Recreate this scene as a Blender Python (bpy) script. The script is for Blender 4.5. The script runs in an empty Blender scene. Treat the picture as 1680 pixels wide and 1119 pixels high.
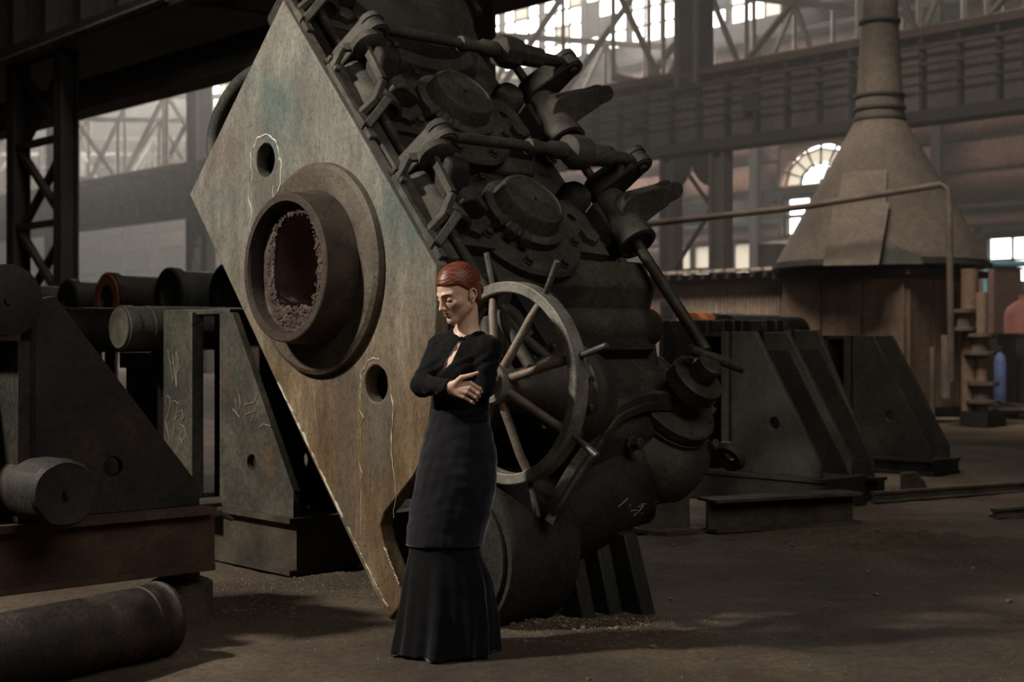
import bpy, bmesh, math, random
import numpy as np
from mathutils import Vector, Matrix, noise
from mathutils.geometry import tessellate_polygon
random.seed(7)
SC = bpy.context.scene
COL = SC.collection
PI = math.pi

# ------------------------------------------------------------------ camera
cam_d = bpy.data.cameras.new('camera')
cam = bpy.data.objects.new('camera', cam_d)
COL.objects.link(cam)
cam.location = (0, 0, 1.4)
cam.rotation_euler = (PI/2, 0, 0)
cam_d.sensor_width = 36
cam_d.lens = 50
cam_d.clip_end = 400
cam_d.dof.use_dof = True
cam_d.dof.focus_distance = 6.7
cam_d.dof.aperture_fstop = 2.8
SC.camera = cam

# ------------------------------------------------------------------ world, lights, exposure
w = bpy.data.worlds.new('overcast_sky')
SC.world = w
w.use_nodes = True
bg = w.node_tree.nodes['Background']
bg.inputs[0].default_value = (1.0, 0.96, 0.9, 1)
bg.inputs[1].default_value = 8.0
SC.view_settings.view_transform = 'Standard'
SC.view_settings.look = 'None'
SC.view_settings.exposure = 0
SC.view_settings.gamma = 1
SC.view_settings.use_curve_mapping = False

def aim(o, loc, tgt):
    o.location = loc
    o.rotation_euler = (Vector(tgt) - Vector(loc)).to_track_quat('-Z', 'Y').to_euler()

def area_light(name, loc, tgt, sx, sy, power, col):
    d = bpy.data.lights.new(name, 'AREA')
    d.shape = 'RECTANGLE'; d.size = sx; d.size_y = sy; d.energy = power; d.color = col
    o = bpy.data.objects.new(name, d); COL.objects.link(o); aim(o, loc, tgt)
    return o

def spot_light(name, loc, tgt, power, angle, blend, radius, col):
    d = bpy.data.lights.new(name, 'SPOT')
    d.energy = power; d.spot_size = math.radians(angle); d.spot_blend = blend
    d.shadow_soft_size = radius; d.color = col
    o = bpy.data.objects.new(name, d); COL.objects.link(o); aim(o, loc, tgt)
    return o

KEY = spot_light('key_lamp', (-6.1, 5.3, 5.7), (-1.05, 7.2, 1.2), 2450, 58, 0.6, 0.22, (1.0, 0.93, 0.82))
FILL = area_light('front_fill', (5.0, -.5, 9.5), (1.0, 8.5, 1), 9, 6, 430, (1.0, 0.93, 0.85))  # added fill from front right, no such fixture in the hall
BACK = area_light('side_bay_fill', (8.0, 62.0, 21.0), (6.0, 44, 4), 50, 14, 17000, (1.0, 0.93, 0.85))  # unseen fill added to light the haze and the side bay
MID = area_light('main_bay_fill', (-1.0, 15.0, 20.0), (7, 28, 1), 10, 6, 2000, (1.0, 0.9, 0.78))  # made-up fill that brightens the cabin and furnace
MID.data.spread = math.radians(95)
BACK2 = area_light('far_bay_fill', (-22.0, 88.0, 21.0), (-25, 75, 8), 30, 12, 16000, (1.0, 0.95, 0.88))  # extra fill, added to brighten the trusses at far left

# ------------------------------------------------------------------ helpers
def lin(c):
    return tuple(((x/255)/12.92 if x/255 <= .04045 else ((x/255+.055)/1.055)**2.4) for x in c) + (1,)

def nodes_of(name):
    m = bpy.data.materials.new(name); m.use_nodes = True
    nt = m.node_tree
    return m, nt, nt.nodes['Principled BSDF']

def N(nt, kind, **kw):
    n = nt.nodes.new(kind)
    for k, v in kw.items():
        if k.startswith('i_'):
            key = k[2:]
            key = int(key) if key.isdigit() else key
            n.inputs[key].default_value = v
        else:
            setattr(n, k, v)
    return n

def ramp(nt, fac, stops):
    r = nt.nodes.new('ShaderNodeValToRGB')
    e = r.color_ramp.elements
    while len(e) < len(stops):
        e.new(0.5)
    for el, (p, c) in zip(e, stops):
        el.position = p; el.color = c
    nt.links.new(fac, r.inputs[0])
    return r.outputs[0]

def mixc(nt, fac, a, b, mode='MIX'):
    m = nt.nodes.new('ShaderNodeMix'); m.data_type = 'RGBA'; m.blend_type = mode
    for sock, val in ((m.inputs[0], fac), (m.inputs[6], a), (m.inputs[7], b)):
        if hasattr(val, 'is_linked'):
            nt.links.new(val, sock)
        else:
            sock.default_value = val
    return m.outputs[2]

def pos_noise(nt, scale, detail=6, rough=.6, stretch=(1, 1, 1)):
    g = nt.nodes.new('ShaderNodeNewGeometry')
    mp = N(nt, 'ShaderNodeMapping'); mp.inputs['Scale'].default_value = stretch
    nt.links.new(g.outputs['Position'], mp.inputs[0])
    n = N(nt, 'ShaderNodeTexNoise', i_Scale=scale, i_Detail=detail, i_Roughness=rough)
    nt.links.new(mp.outputs[0], n.inputs['Vector'])
    return n.outputs[0]

def metal_mat(name, c_dark, c_mid, c_light, scale=3.0, rough=.62, metallic=.25, bump=.25, streak=False, rust=None, rust_at=.6, spec=.4):
    m, nt, p = nodes_of(name)
    st = (1.6, 1.6, .25) if streak else (1, 1, 1)
    n1 = pos_noise(nt, scale, 9, .62, st)
    c = ramp(nt, n1, [(.3, lin(c_dark)), (.5, lin(c_mid)), (.72, lin(c_light))])
    if rust:
        n2 = pos_noise(nt, scale*.7, 7, .68, (1.3, 1.3, .8))
        f = ramp(nt, n2, [(rust_at, (0, 0, 0, 1)), (rust_at+.12, (1, 1, 1, 1))])
        c = mixc(nt, f, c, lin(rust))
    n3 = pos_noise(nt, scale*13, 5, .7)
    f3 = ramp(nt, n3, [(.36, (.62, .6, .58, 1)), (.6, (1.1, 1.1, 1.1, 1))])
    c = mixc(nt, .8, c, f3, 'MULTIPLY')
    nt.links.new(c, p.inputs['Base Color'])
    p.inputs['Metallic'].default_value = metallic
    p.inputs['Specular IOR Level'].default_value = spec
    rr = ramp(nt, n3, [(.3, (rough-.14,)*3+(1,)), (.7, (min(1, rough+.14),)*3+(1,))])
    nt.links.new(rr, p.inputs['Roughness'])
    n4 = pos_noise(nt, scale*9, 8, .7)
    b = N(nt, 'ShaderNodeBump', i_Strength=bump, i_Distance=.02)
    nt.links.new(n4, b.inputs['Height']); nt.links.new(b.outputs[0], p.inputs['Normal'])
    return m

def plain(name, c, rough=.7, metallic=0, bump=0, bscale=60, vary=.25):
    m, nt, p = nodes_of(name)
    n1 = pos_noise(nt, 5, 6)
    lo = tuple(x*(1-vary) for x in lin(c)[:3])+(1,); hi = tuple(min(1, x*(1+vary)) for x in lin(c)[:3])+(1,)
    nt.links.new(ramp(nt, n1, [(.3, lo), (.7, hi)]), p.inputs['Base Color'])
    p.inputs['Roughness'].default_value = rough; p.inputs['Metallic'].default_value = metallic
    if bump:
        n4 = pos_noise(nt, bscale, 4)
        b = N(nt, 'ShaderNodeBump', i_Strength=bump, i_Distance=.01)
        nt.links.new(n4, b.inputs['Height']); nt.links.new(b.outputs[0], p.inputs['Normal'])
    return m

def V3(p): return Vector(p)

def frame_from(axis, up=(0, 0, 1)):
    a = Vector(axis).normalized(); u = Vector(up)
    if abs(a.dot(u.normalized())) > .98:
        u = Vector((1, 0, 0))
    x = u.cross(a).normalized(); y = a.cross(x)
    return x, y, a

class MB:
    def __init__(s): s.v = []; s.f = []
    def add(s, vs, fs):
        o = len(s.v); s.v += [tuple(x) for x in vs]; s.f += [tuple(i+o for i in f) for f in fs]; return s
    def box(s, c, d, R=None):
        c = Vector(c); vs = []
        for x in (-.5, .5):
            for y in (-.5, .5):
                for z in (-.5, .5):
                    q = Vector((x*d[0], y*d[1], z*d[2]))
                    vs.append(c + (R @ q if R else q))
        return s.add(vs, [(0, 1, 3, 2), (4, 6, 7, 5), (0, 4, 5, 1), (2, 3, 7, 6), (0, 2, 6, 4), (1, 5, 7, 3)])
    def bar(s, p0, p1, wd, ht=None, up=(0, 0, 1)):
        ht = ht or wd; p0 = Vector(p0); p1 = Vector(p1); x, y, a = frame_from(p1-p0, up)
        vs = [p + x*sx*wd/2 + y*sy*ht/2 for p in (p0, p1) for sx, sy in ((-1, -1), (1, -1), (1, 1), (-1, 1))]
        return s.add(vs, [(3, 2, 1, 0), (4, 5, 6, 7), (0, 1, 5, 4), (1, 2, 6, 5), (2, 3, 7, 6), (3, 0, 4, 7)])
    def lathe(s, o, axis, prof, n=24, caps=True, wob=0, phase=0):
        o = Vector(o); x, y, a = frame_from(axis); vs = []; fs = []
        for h, r in prof:
            for k in range(n):
                t = 2*PI*k/n + phase
                rr = r*(1 + (wob*(noise.noise((math.cos(t)*2+h*5, math.sin(t)*2, r*3+h*7))) if wob else 0))
                vs.append(o + a*h + (x*math.cos(t) + y*math.sin(t))*rr)
        m = len(prof)
        for i in range(m-1):
            for k in range(n):
                k2 = (k+1) % n
                fs.append((i*n+k, i*n+k2, (i+1)*n+k2, (i+1)*n+k))
        if caps:
            fs.append(tuple(reversed(range(n)))); fs.append(tuple((m-1)*n+k for k in range(n)))
        return s.add(vs, fs)
    def ring(s, o, axis, prof, n=32):      # closed profile
        return s.lathe(o, axis, list(prof)+[prof[0]], n, caps=False)
    def cyl(s, p0, p1, r0, r1=None, n=16):
        p0 = Vector(p0); p1 = Vector(p1); r1 = r0 if r1 is None else r1
        return s.lathe(p0, p1-p0, [(0, r0), ((p1-p0).length, r1)], n)
    def tube(s, pts, r, n=10, closed=False):
        pts = [Vector(p) for p in pts]; m = len(pts)
        rs = r if isinstance(r, (list, tuple)) else [r]*m
        vs = []; fs = []; x = None
        for i, p in enumerate(pts):
            if closed: d = pts[(i+1) % m]-pts[i-1]
            else: d = pts[min(i+1, m-1)]-pts[max(i-1, 0)]
            d.normalize()
            if x is None: x, y, _ = frame_from(d)
            else:
                x = (x - d*x.dot(d)).normalized(); y = d.cross(x)
            for k in range(n):
                t = 2*PI*k/n
                vs.append(p + (x*math.cos(t)+y*math.sin(t))*rs[i])
        for i in range(m if closed else m-1):
            j = (i+1) % m
            for k in range(n):
                fs.append((i*n+k, i*n+(k+1) % n, j*n+(k+1) % n, j*n+k))
        if not closed:
            fs.append(tuple(reversed(range(n)))); fs.append(tuple((m-1)*n+k for k in range(n)))
        return s.add(vs, fs)
    def prism(s, outer, o, e1, e2, e3, th, holes=()):
        o = Vector(o); e1 = Vector(e1); e2 = Vector(e2); e3 = Vector(e3)
        loops = [list(outer)] + [list(h) for h in holes]
        flat = [p for l in loops for p in l]; n = len(flat)
        tri = tessellate_polygon([[Vector((p[0], p[1], 0)) for p in l] for l in loops])
        vs = [o + e1*p[0] + e2*p[1] for p in flat] + [o + e1*p[0] + e2*p[1] + e3*th for p in flat]
        fs = [tuple(t) for t in tri] + [tuple(n+i for i in reversed(t)) for t in tri]
        b = 0
        for l in loops:
            m = len(l)
            for i in range(m):
                j = (i+1) % m
                fs.append((b+i, b+j, n+b+j, n+b+i))
            b += m
        return s.add(vs, fs)
    def hull(s, pts):
        bm = bmesh.new()
        for p in pts: bm.verts.new(p)
        r = bmesh.ops.convex_hull(bm, input=bm.verts)
        bmesh.ops.delete(bm, geom=[g for g in r['geom_interior'] if isinstance(g, bmesh.types.BMVert)], context='VERTS')
        bm.verts.index_update()
        vs = [v.co.copy() for v in bm.verts]; fs = [tuple(v.index for v in f.verts) for f in bm.faces]
        bm.free(); return s.add(vs, fs)
    def hspheres(s, balls, n=14):
        pts = []
        for c, r in balls:
            c = Vector(c)
            for i in range(1, n//2):
                a = PI*i/(n//2)
                for k in range(n):
                    t = 2*PI*k/n
                    pts.append(c + Vector((math.sin(a)*math.cos(t), math.sin(a)*math.sin(t), math.cos(a)))*r)
            pts += [c+Vector((0, 0, r)), c-Vector((0, 0, r))]
        return s.hull(pts)
    def ell(s, c, r, R=None, n=16, m=10):
        c = Vector(c); vs = []; fs = []
        for i in range(m+1):
            a = PI*i/m
            for k in range(n):
                t = 2*PI*k/n
                q = Vector((r[0]*math.sin(a)*math.cos(t), r[1]*math.sin(a)*math.sin(t), r[2]*math.cos(a)))
                vs.append(c + (R @ q if R else q))
        for i in range(m):
            for k in range(n):
                fs.append((i*n+k, (i+1)*n+k, (i+1)*n+(k+1) % n, i*n+(k+1) % n))
        return s.add(vs, fs)
    def mesh(s, name, mt, angle=38, fix=True):
        me = bpy.data.meshes.new(name); me.from_pydata(s.v, [], s.f); me.validate()
        bm = bmesh.new(); bm.from_mesh(me)
        bmesh.ops.remove_doubles(bm, verts=bm.verts, dist=1e-5)
        if fix: bmesh.ops.recalc_face_normals(bm, faces=bm.faces)
        ca = math.radians(angle)
        for f in bm.faces: f.smooth = True
        for e in bm.edges:
            e.smooth = not (len(e.link_faces) == 2 and e.calc_face_angle(0) > ca)
        bm.to_mesh(me); bm.free()
        me.materials.append(mt); return me
    def build(s, name, mt, parent=None, bevel=0, angle=38, seg=2):
        o = bpy.data.objects.new(name, s.mesh(name, mt, angle)); COL.objects.link(o)
        if parent: o.parent = parent
        if bevel:
            b = o.modifiers.new('edge', 'BEVEL'); b.width = bevel; b.segments = seg; b.limit_method = 'ANGLE'; b.angle_limit = math.radians(40)
            b.harden_normals = False
        return o

def thing(name, label, cat, loc=(0, 0, 0), R=None, group=None):
    o = bpy.data.objects.new(name, None); COL.objects.link(o); o.empty_display_size = .2
    if R is not None:
        m = R.to_4x4(); m.translation = Vector(loc); o.matrix_world = m
    else: o.location = loc
    o['label'] = label; o['category'] = cat
    if group: o['group'] = group
    return o

def tag(o, label, cat, group=None):
    o['label'] = label; o['category'] = cat
    if group: o['group'] = group
    return o

def struct(o):
    o['kind'] = 'structure'; return o

def share(src, parent, mw=None):
    c = src.copy(); COL.objects.link(c); c.parent = parent
    if mw is not None: c.matrix_basis = mw
    return c

def copy_tree(o, parent=None):
    c = o.copy(); COL.objects.link(c); c.parent = parent
    for ch in list(o.children): copy_tree(ch, c)
    return c

F_PX = 2333.0
def at(px, py, Y):                       # a point at real depth Y seen at photo pixel
    return Vector(((px-840)/F_PX*Y, Y, 1.4-(py-559.5)/F_PX*Y))

# axes of the hall (it stands turned to the camera)
BX = Vector((.7366, .6763, 0)).normalized(); AX = Vector((-.6763, .7366, 0)).normalized(); ZX = Vector((0, 0, 1)); TX = -AX
def hall(ob, a, z): return BX*ob + AX*a + ZX*z
R_HALL = Matrix((BX, AX, ZX)).transposed()

# ------------------------------------------------------------------ materials
M = {}
M['machine'] = metal_mat('oily_cast_iron', (48, 45, 41), (68, 64, 57), (92, 86, 76), 3.2, .6, .2, .35, rust=(82, 66, 50), rust_at=.6)
M['machine_dark'] = metal_mat('black_cast_iron', (29, 28, 26), (43, 40, 35), (58, 53, 46), 3.5, .58, .2, .35)
M['steel_rod'] = metal_mat('worn_steel_rod', (50, 46, 41), (72, 67, 59), (98, 92, 82), 8, .5, .45, .2)
M['wheel'] = metal_mat('grey_painted_wheel', (98, 96, 89), (130, 126, 117), (160, 155, 144), 9, .5, .3, .2)
M['spoke'] = metal_mat('rust_spotted_spoke', (100, 90, 80), (130, 118, 105), (152, 140, 126), 8, .55, .25, .25, rust=(134, 84, 56), rust_at=.57)
M['handle'] = metal_mat('bare_steel_handle', (66, 64, 60), (90, 88, 83), (120, 118, 112), 8, .42, .5, .15)
M['hub_grease'] = metal_mat('yellowish_grease', (66, 60, 40), (112, 104, 74), (136, 128, 98), 24, .45, .1, .8)
M['collar'] = metal_mat('brown_rust_ring', (46, 38, 33), (68, 56, 47), (92, 76, 62), 5, .68, .15, .5, rust=(100, 76, 52), rust_at=.6)
M['liner'] = metal_mat('crusted_rust_liner', (62, 50, 46), (104, 86, 78), (150, 134, 124), 11, .8, .05, 1.0)
M['bore'] = metal_mat('brown_bore', (86, 66, 58), (116, 92, 82), (138, 114, 102), 6, .8, .05, .7)
M['disc'] = metal_mat('stained_steel_disc', (58, 50, 41), (88, 79, 66), (112, 104, 90), 3.4, .6, .15, .4, rust=(84, 64, 46), rust_at=.53)
M['lime'] = plain('white_lime_crust', (208, 204, 188), .9, 0, .8, 120)
M['bracket'] = metal_mat('dusty_grey_bracket', (56, 55, 49), (80, 77, 69), (106, 103, 92), 8, .7, .15, .5)
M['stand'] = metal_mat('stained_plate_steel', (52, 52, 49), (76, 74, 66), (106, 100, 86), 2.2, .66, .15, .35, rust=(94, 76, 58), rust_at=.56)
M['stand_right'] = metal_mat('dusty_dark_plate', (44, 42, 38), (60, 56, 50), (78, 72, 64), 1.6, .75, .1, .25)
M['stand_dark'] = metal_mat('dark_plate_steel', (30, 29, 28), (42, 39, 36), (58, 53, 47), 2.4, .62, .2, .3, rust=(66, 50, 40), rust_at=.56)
M['stand_base'] = metal_mat('dirt_caked_beam', (50, 45, 38), (74, 66, 55), (96, 87, 72), 4, .85, .05, .6, rust=(86, 64, 48), rust_at=.6)
M['rust_beam'] = metal_mat('red_rust_beam', (52, 39, 33), (74, 54, 44), (90, 70, 57), 3, .8, .05, .4)
M['roll'] = metal_mat('brown_roll', (38, 33, 30), (54, 47, 42), (76, 68, 62), 5, .48, .35, .3, rust=(88, 66, 54), rust_at=.58)
M['roll_green'] = metal_mat('grey_green_roll', (56, 58, 53), (76, 78, 71), (102, 100, 88), 4, .6, .2, .3)
M['roll_face'] = metal_mat('pale_roll_face', (78, 78, 66), (104, 102, 86), (126, 122, 104), 9, .65, .1, .4)
M['orange'] = metal_mat('flaking_orange_paint', (130, 74, 34), (176, 104, 50), (200, 132, 72), 7, .7, 0, .3)
M['chalk'] = plain('chalk', (158, 149, 130), .95)
M['girder'] = metal_mat('dusty_girder_grey', (72, 67, 64), (90, 84, 80), (110, 103, 98), .5, .85, .05, .1, streak=True)
M['girder_dark'] = metal_mat('dark_girder', (44, 41, 39), (56, 52, 49), (70, 65, 61), .6, .85, .05, .1)
M['girder_red'] = metal_mat('rusty_rail_pipe', (66, 52, 46), (84, 67, 60), (100, 82, 74), 1, .85, .05, .1)
M['truss'] = metal_mat('pale_truss_steel', (126, 116, 108), (158, 148, 138), (184, 174, 164), .8, .75, .05, .1)
M['siding'] = metal_mat('dark_siding', (62, 60, 60), (78, 75, 75), (94, 91, 89), .35, .9, 0, .1, streak=True)
M['brickred'] = metal_mat('red_brick_haze', (116, 84, 74), (142, 106, 94), (164, 128, 114), .35, .92, 0, .1)
M['paleband'] = metal_mat('pale_plaster', (150, 138, 128), (176, 164, 152), (196, 184, 172), .4, .9, 0, .1)
M['roofing'] = metal_mat('sooty_roof', (34, 33, 32), (42, 40, 38), (52, 49, 46), .3, .95, 0, .1)
M['hood'] = metal_mat('dusty_hood', (64, 57, 50), (80, 71, 63), (96, 86, 76), .9, .9, 0, .15, rust=(94, 72, 58), rust_at=.58)
M['furnace'] = metal_mat('rusty_furnace_wall', (86, 70, 58), (118, 96, 80), (138, 116, 98), .9, .88, 0, .2, streak=True)
M['cabin'] = metal_mat('brown_corrugated_wall', (122, 104, 90), (150, 130, 114), (166, 147, 131), .8, .88, 0, .1, streak=True)
M['hood_sheet'] = metal_mat('dusty_hood_sheet', (76, 67, 59), (92, 82, 73), (108, 97, 86), 1, .9, 0, .1)
M['dusty_pipe'] = metal_mat('dusty_pipe', (70, 60, 52), (92, 80, 70), (112, 99, 86), 2, .85, 0, .1)
M['pink'] = plain('faded_red_paint', (150, 90, 80), .7)
M['blue'] = plain('blue_paint', (96, 112, 158), .6)
M['cyan'] = plain('cyan_paint', (110, 160, 172), .6)
M['cable'] = plain('dusty_cable', (70, 62, 54), .8)

def stains(nt, c):
    # grey wash marks that ran straight down from the two holes (plate's own coordinates)
    tc = nt.nodes.new('ShaderNodeTexCoord')
    nz = pos_noise(nt, 9, 5, .6)
    def dot(v):
        d = N(nt, 'ShaderNodeVectorMath', operation='DOT_PRODUCT'); nt.links.new(tc.outputs['Object'], d.inputs[0]); d.inputs[1].default_value = v; return d.outputs['Value']
    S_, D_ = dot((0, -.661, .75)), dot((0, -.75, -.661))
    def rng(val, a, b):
        r = N(nt, 'ShaderNodeMapRange', interpolation_type='SMOOTHSTEP'); r.inputs[1].default_value = a; r.inputs[2].default_value = b; nt.links.new(val, r.inputs[0]); return r.outputs[0]
    def mul(a, b):
        m = N(nt, 'ShaderNodeMath', operation='MULTIPLY'); nt.links.new(a, m.inputs[0]); nt.links.new(b, m.inputs[1]); return m.outputs[0]
    wob = N(nt, 'ShaderNodeMath', operation='MULTIPLY_ADD'); nt.links.new(nz, wob.inputs[0]); wob.inputs[1].default_value = .09; nt.links.new(S_, wob.inputs[2])
    Sw = wob.outputs[0]
    for (v, n_), wd, ln, col in (((2.574, .737), .125, .5, (92, 88, 78)), ((.963, .694), .10, .45, (98, 92, 80)), ((1.2, .55), .09, .9, (92, 80, 66))):
        s0 = -.661*v+.75*n_+.045; d0 = -.75*v-.661*n_
        f = mul(mul(rng(Sw, s0-wd-.02, s0-wd+.02), rng(Sw, s0+wd+.02, s0+wd-.02)), mul(rng(D_, d0-.02, d0+.06), rng(D_, d0+ln+.15, d0+ln-.1)))
        k = N(nt, 'ShaderNodeMath', operation='MULTIPLY'); k.inputs[1].default_value = .75; nt.links.new(f, k.inputs[0])
        c = mixc(nt, k.outputs[0], c, lin(col))
    return c

def plate_material():
    m, nt, p = nodes_of('weathered_face_plate')
    g = nt.nodes.new('ShaderNodeNewGeometry')
    sx = N(nt, 'ShaderNodeSeparateXYZ'); nt.links.new(g.outputs['Position'], sx.inputs[0])
    streak = pos_noise(nt, 4.5, 10, .7, (1.3, 1.3, .42))
    blotch = pos_noise(nt, 1.7, 6, .6, (1, 1, .7))
    fine = pos_noise(nt, 46, 8, .75, (1, 1, .55))
    upper = ramp(nt, streak, [(.3, lin((86, 86, 80))), (.5, lin((116, 113, 104))), (.7, lin((140, 137, 126)))])
    teal = ramp(nt, blotch, [(.5, (0, 0, 0, 1)), (.66, (1, 1, 1, 1))])
    upper = mixc(nt, teal, upper, lin((84, 95, 90)))
    lower = ramp(nt, streak, [(.28, lin((70, 53, 36))), (.44, lin((106, 84, 57))), (.58, lin((129, 108, 80))), (.72, lin((160, 146, 120)))])
    zz = N(nt, 'ShaderNodeMapRange'); zz.inputs[1].default_value = 2.0; zz.inputs[2].default_value = .9
    ad = N(nt, 'ShaderNodeMath', operation='MULTIPLY_ADD'); ad.inputs[1].default_value = 1.1; ad.inputs[2].default_value = -.55
    nt.links.new(blotch, ad.inputs[0])
    a2 = N(nt, 'ShaderNodeMath', operation='ADD'); nt.links.new(sx.outputs[2], a2.inputs[0]); nt.links.new(ad.outputs[0], a2.inputs[1])
    nt.links.new(a2.outputs[0], zz.inputs[0])
    c = mixc(nt, zz.outputs[0], upper, lower)
    pb = pos_noise(nt, 2.6, 6, .6, (1, 1, .5))
    pf = ramp(nt, pb, [(.55, (0, 0, 0, 1)), (.68, (.75, .75, .75, 1))])
    c = mixc(nt, pf, c, lin((104, 87, 77)))
    c = stains(nt, c)
    ff = ramp(nt, fine, [(.33, (.55, .53, .5, 1)), (.56, (1.05, 1.05, 1.05, 1))])
    c = mixc(nt, .85, c, ff, 'MULTIPLY')
    pit = pos_noise(nt, 105, 4, .6, (1, 1, .6))
    c = mixc(nt, .9, c, ramp(nt, pit, [(.56, (1, 1, 1, 1)), (.66, (.42, .39, .35, 1))]), 'MULTIPLY')
    scr = pos_noise(nt, 22, 6, .7, (1, 1, .12))
    c = mixc(nt, ramp(nt, scr, [(.62, (0, 0, 0, 1)), (.74, (.55, .55, .55, 1))]), c, lin((176, 172, 160)))
    nt.links.new(c, p.inputs['Base Color'])
    p.inputs['Roughness'].default_value = .62; p.inputs['Metallic'].default_value = .12
    b = N(nt, 'ShaderNodeBump', i_Strength=.35, i_Distance=.01)
    nt.links.new(fine, b.inputs['Height']); nt.links.new(b.outputs[0], p.inputs['Normal'])
    return m
M['plate'] = plate_material()

def floor_material():
    m, nt, p = nodes_of('packed_dirt')
    n1 = pos_noise(nt, .9, 9, .62)
    c = ramp(nt, n1, [(.3, lin((62, 51, 42))), (.5, lin((86, 72, 58))), (.7, lin((110, 97, 79)))])
    n2 = pos_noise(nt, 28, 8, .75)
    c = mixc(nt, .9, c, ramp(nt, n2, [(.35, (.45, .43, .4, 1)), (.6, (1.1, 1.1, 1.1, 1))]), 'MULTIPLY')
    n5 = pos_noise(nt, 2.4, 5, .6)
    c = mixc(nt, ramp(nt, n5, [(.54, (0, 0, 0, 1)), (.68, (.6, .6, .6, 1))]), c, lin((74, 52, 40)))
    nt.links.new(c, p.inputs['Base Color']); p.inputs['Roughness'].default_value = .93
    b = N(nt, 'ShaderNodeBump', i_Strength=.6, i_Distance=.03)
    n3 = pos_noise(nt, 34, 10, .75)
    nt.links.new(n3, b.inputs['Height']); nt.links.new(b.outputs[0], p.inputs['Normal'])
    return m
M['dirt'] = floor_material()
M['stone'] = metal_mat('pale_gravel', (96, 84, 68), (126, 112, 92), (158, 146, 124), 20, .9, 0, .4)

def glass_material():
    m, nt, p = nodes_of('dirty_window_glass')
    out = nt.nodes['Material Output']
    t = N(nt, 'ShaderNodeBsdfTransparent'); t.inputs[0].default_value = (.93, .93, .92, 1)
    gl = N(nt, 'ShaderNodeBsdfGlossy'); gl.inputs['Roughness'].default_value = .1
    mx = N(nt, 'ShaderNodeMixShader'); mx.inputs[0].default_value = .06
    nt.links.new(t.outputs[0], mx.inputs[1]); nt.links.new(gl.outputs[0], mx.inputs[2]); nt.links.new(mx.outputs[0], out.inputs[0])
    return m
M['glass'] = glass_material()

def frosted_material():
    m, nt, p = nodes_of('sooty_window_glass')
    out = nt.nodes['Material Output']
    tl = N(nt, 'ShaderNodeBsdfTranslucent'); tl.inputs[0].default_value = (.6, .57, .52, 1)
    tr = N(nt, 'ShaderNodeBsdfTransparent'); tr.inputs[0].default_value = (.3, .28, .25, 1)
    mx = N(nt, 'ShaderNodeMixShader'); mx.inputs[0].default_value = .5
    nt.links.new(tl.outputs[0], mx.inputs[1]); nt.links.new(tr.outputs[0], mx.inputs[2]); nt.links.new(mx.outputs[0], out.inputs[0])
    return m
M['soot_glass'] = frosted_material()
# ------------------------------------------------------------------ the setting: floor
def ground_h(x, y):
    p = Vector((x, y, 0))
    h = .022*noise.noise(p*.8) + .014*noise.noise(p*2.3+Vector((3, 1, 0))) + .008*noise.noise(p*6) + .005*noise.noise(p*15)
    d = math.hypot((x-.30)/.55, (y-6.95)/.2)            # gravel swept up in front of the machine
    h += .035*math.exp(-d*d)
    d = math.hypot((x-2.5)/.9, (y-9.9)/.35)
    h += .07*math.exp(-d*d)*(1+noise.noise(p*7))
    return h - .012

def axis_steps(lo, hi, fine_lo, fine_hi, step):
    out = []; q = fine_lo
    while q < fine_hi: out.append(q); q += step
    q = fine_hi; s = step
    while q < hi: out.append(q); s *= 1.18; q += s
    out.append(hi)
    q = fine_lo; s = step
    while q > lo: s *= 1.18; q -= s; out.insert(0, max(q, lo))
    return out
def make_floor():
    xs = axis_steps(-110, 130, -3.2, 5.0, .035); ys = axis_steps(-60, 170, 4.6, 11.5, .035)
    nx, ny = len(xs), len(ys)
    vs = [(x, y, ground_h(x, y)) for y in ys for x in xs]
    fs = [(j*nx+i, j*nx+i+1, (j+1)*nx+i+1, (j+1)*nx+i) for j in range(ny-1) for i in range(nx-1)]
    me = bpy.data.meshes.new('floor'); me.from_pydata(vs, [], fs)
    me.polygons.foreach_set('use_smooth', [True]*len(fs)); me.materials.append(M['dirt'])
    o = bpy.data.objects.new('floor', me); COL.objects.link(o); return struct(o)
make_floor()

# walls and roof of the hall; a wall is a grid of cells around its openings
def wall_cells(mb, ob, th, a0, a1, z0, z1, openings):
    As = sorted({a0, a1} | {q for o in openings for q in (o[0], o[1]) if a0 < q < a1}); Zs = sorted({z0, z1} | {q for o in openings for q in (o[2], o[3]) if z0 < q < z1})
    for i in range(len(As)-1):
        for j in range(len(Zs)-1):
            ca, cz = (As[i]+As[i+1])/2, (Zs[j]+Zs[j+1])/2
            if any(o[0] < ca < o[1] and o[2] < cz < o[3] for o in openings): continue
            mb.box(hall(ob, ca, cz), (th, As[i+1]-As[i], Zs[j+1]-Zs[j]), R_HALL)
OBW = 49.8
CL = (37.0, 87.0, 15.4, 20.4)             # clerestory glazing
ARCH = (33.1, 37.1, 8.0, 9.65)
RECT = (33.0, 36.9, 5.9, 7.5)
SLOT = (40.25, 40.75, 6.6, 7.8)
LOW = (24.4, 27.6, 3.6, 5.3)
LOW2 = (38.5, 43.2, 4.3, 5.7)
mb = MB()
wall_cells(mb, OBW, .5, -20, 130, 0, 24, [CL, ARCH, RECT, SLOT, LOW, LOW2])
wall_back = struct(mb.build('wall_back', M['siding']))
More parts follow.
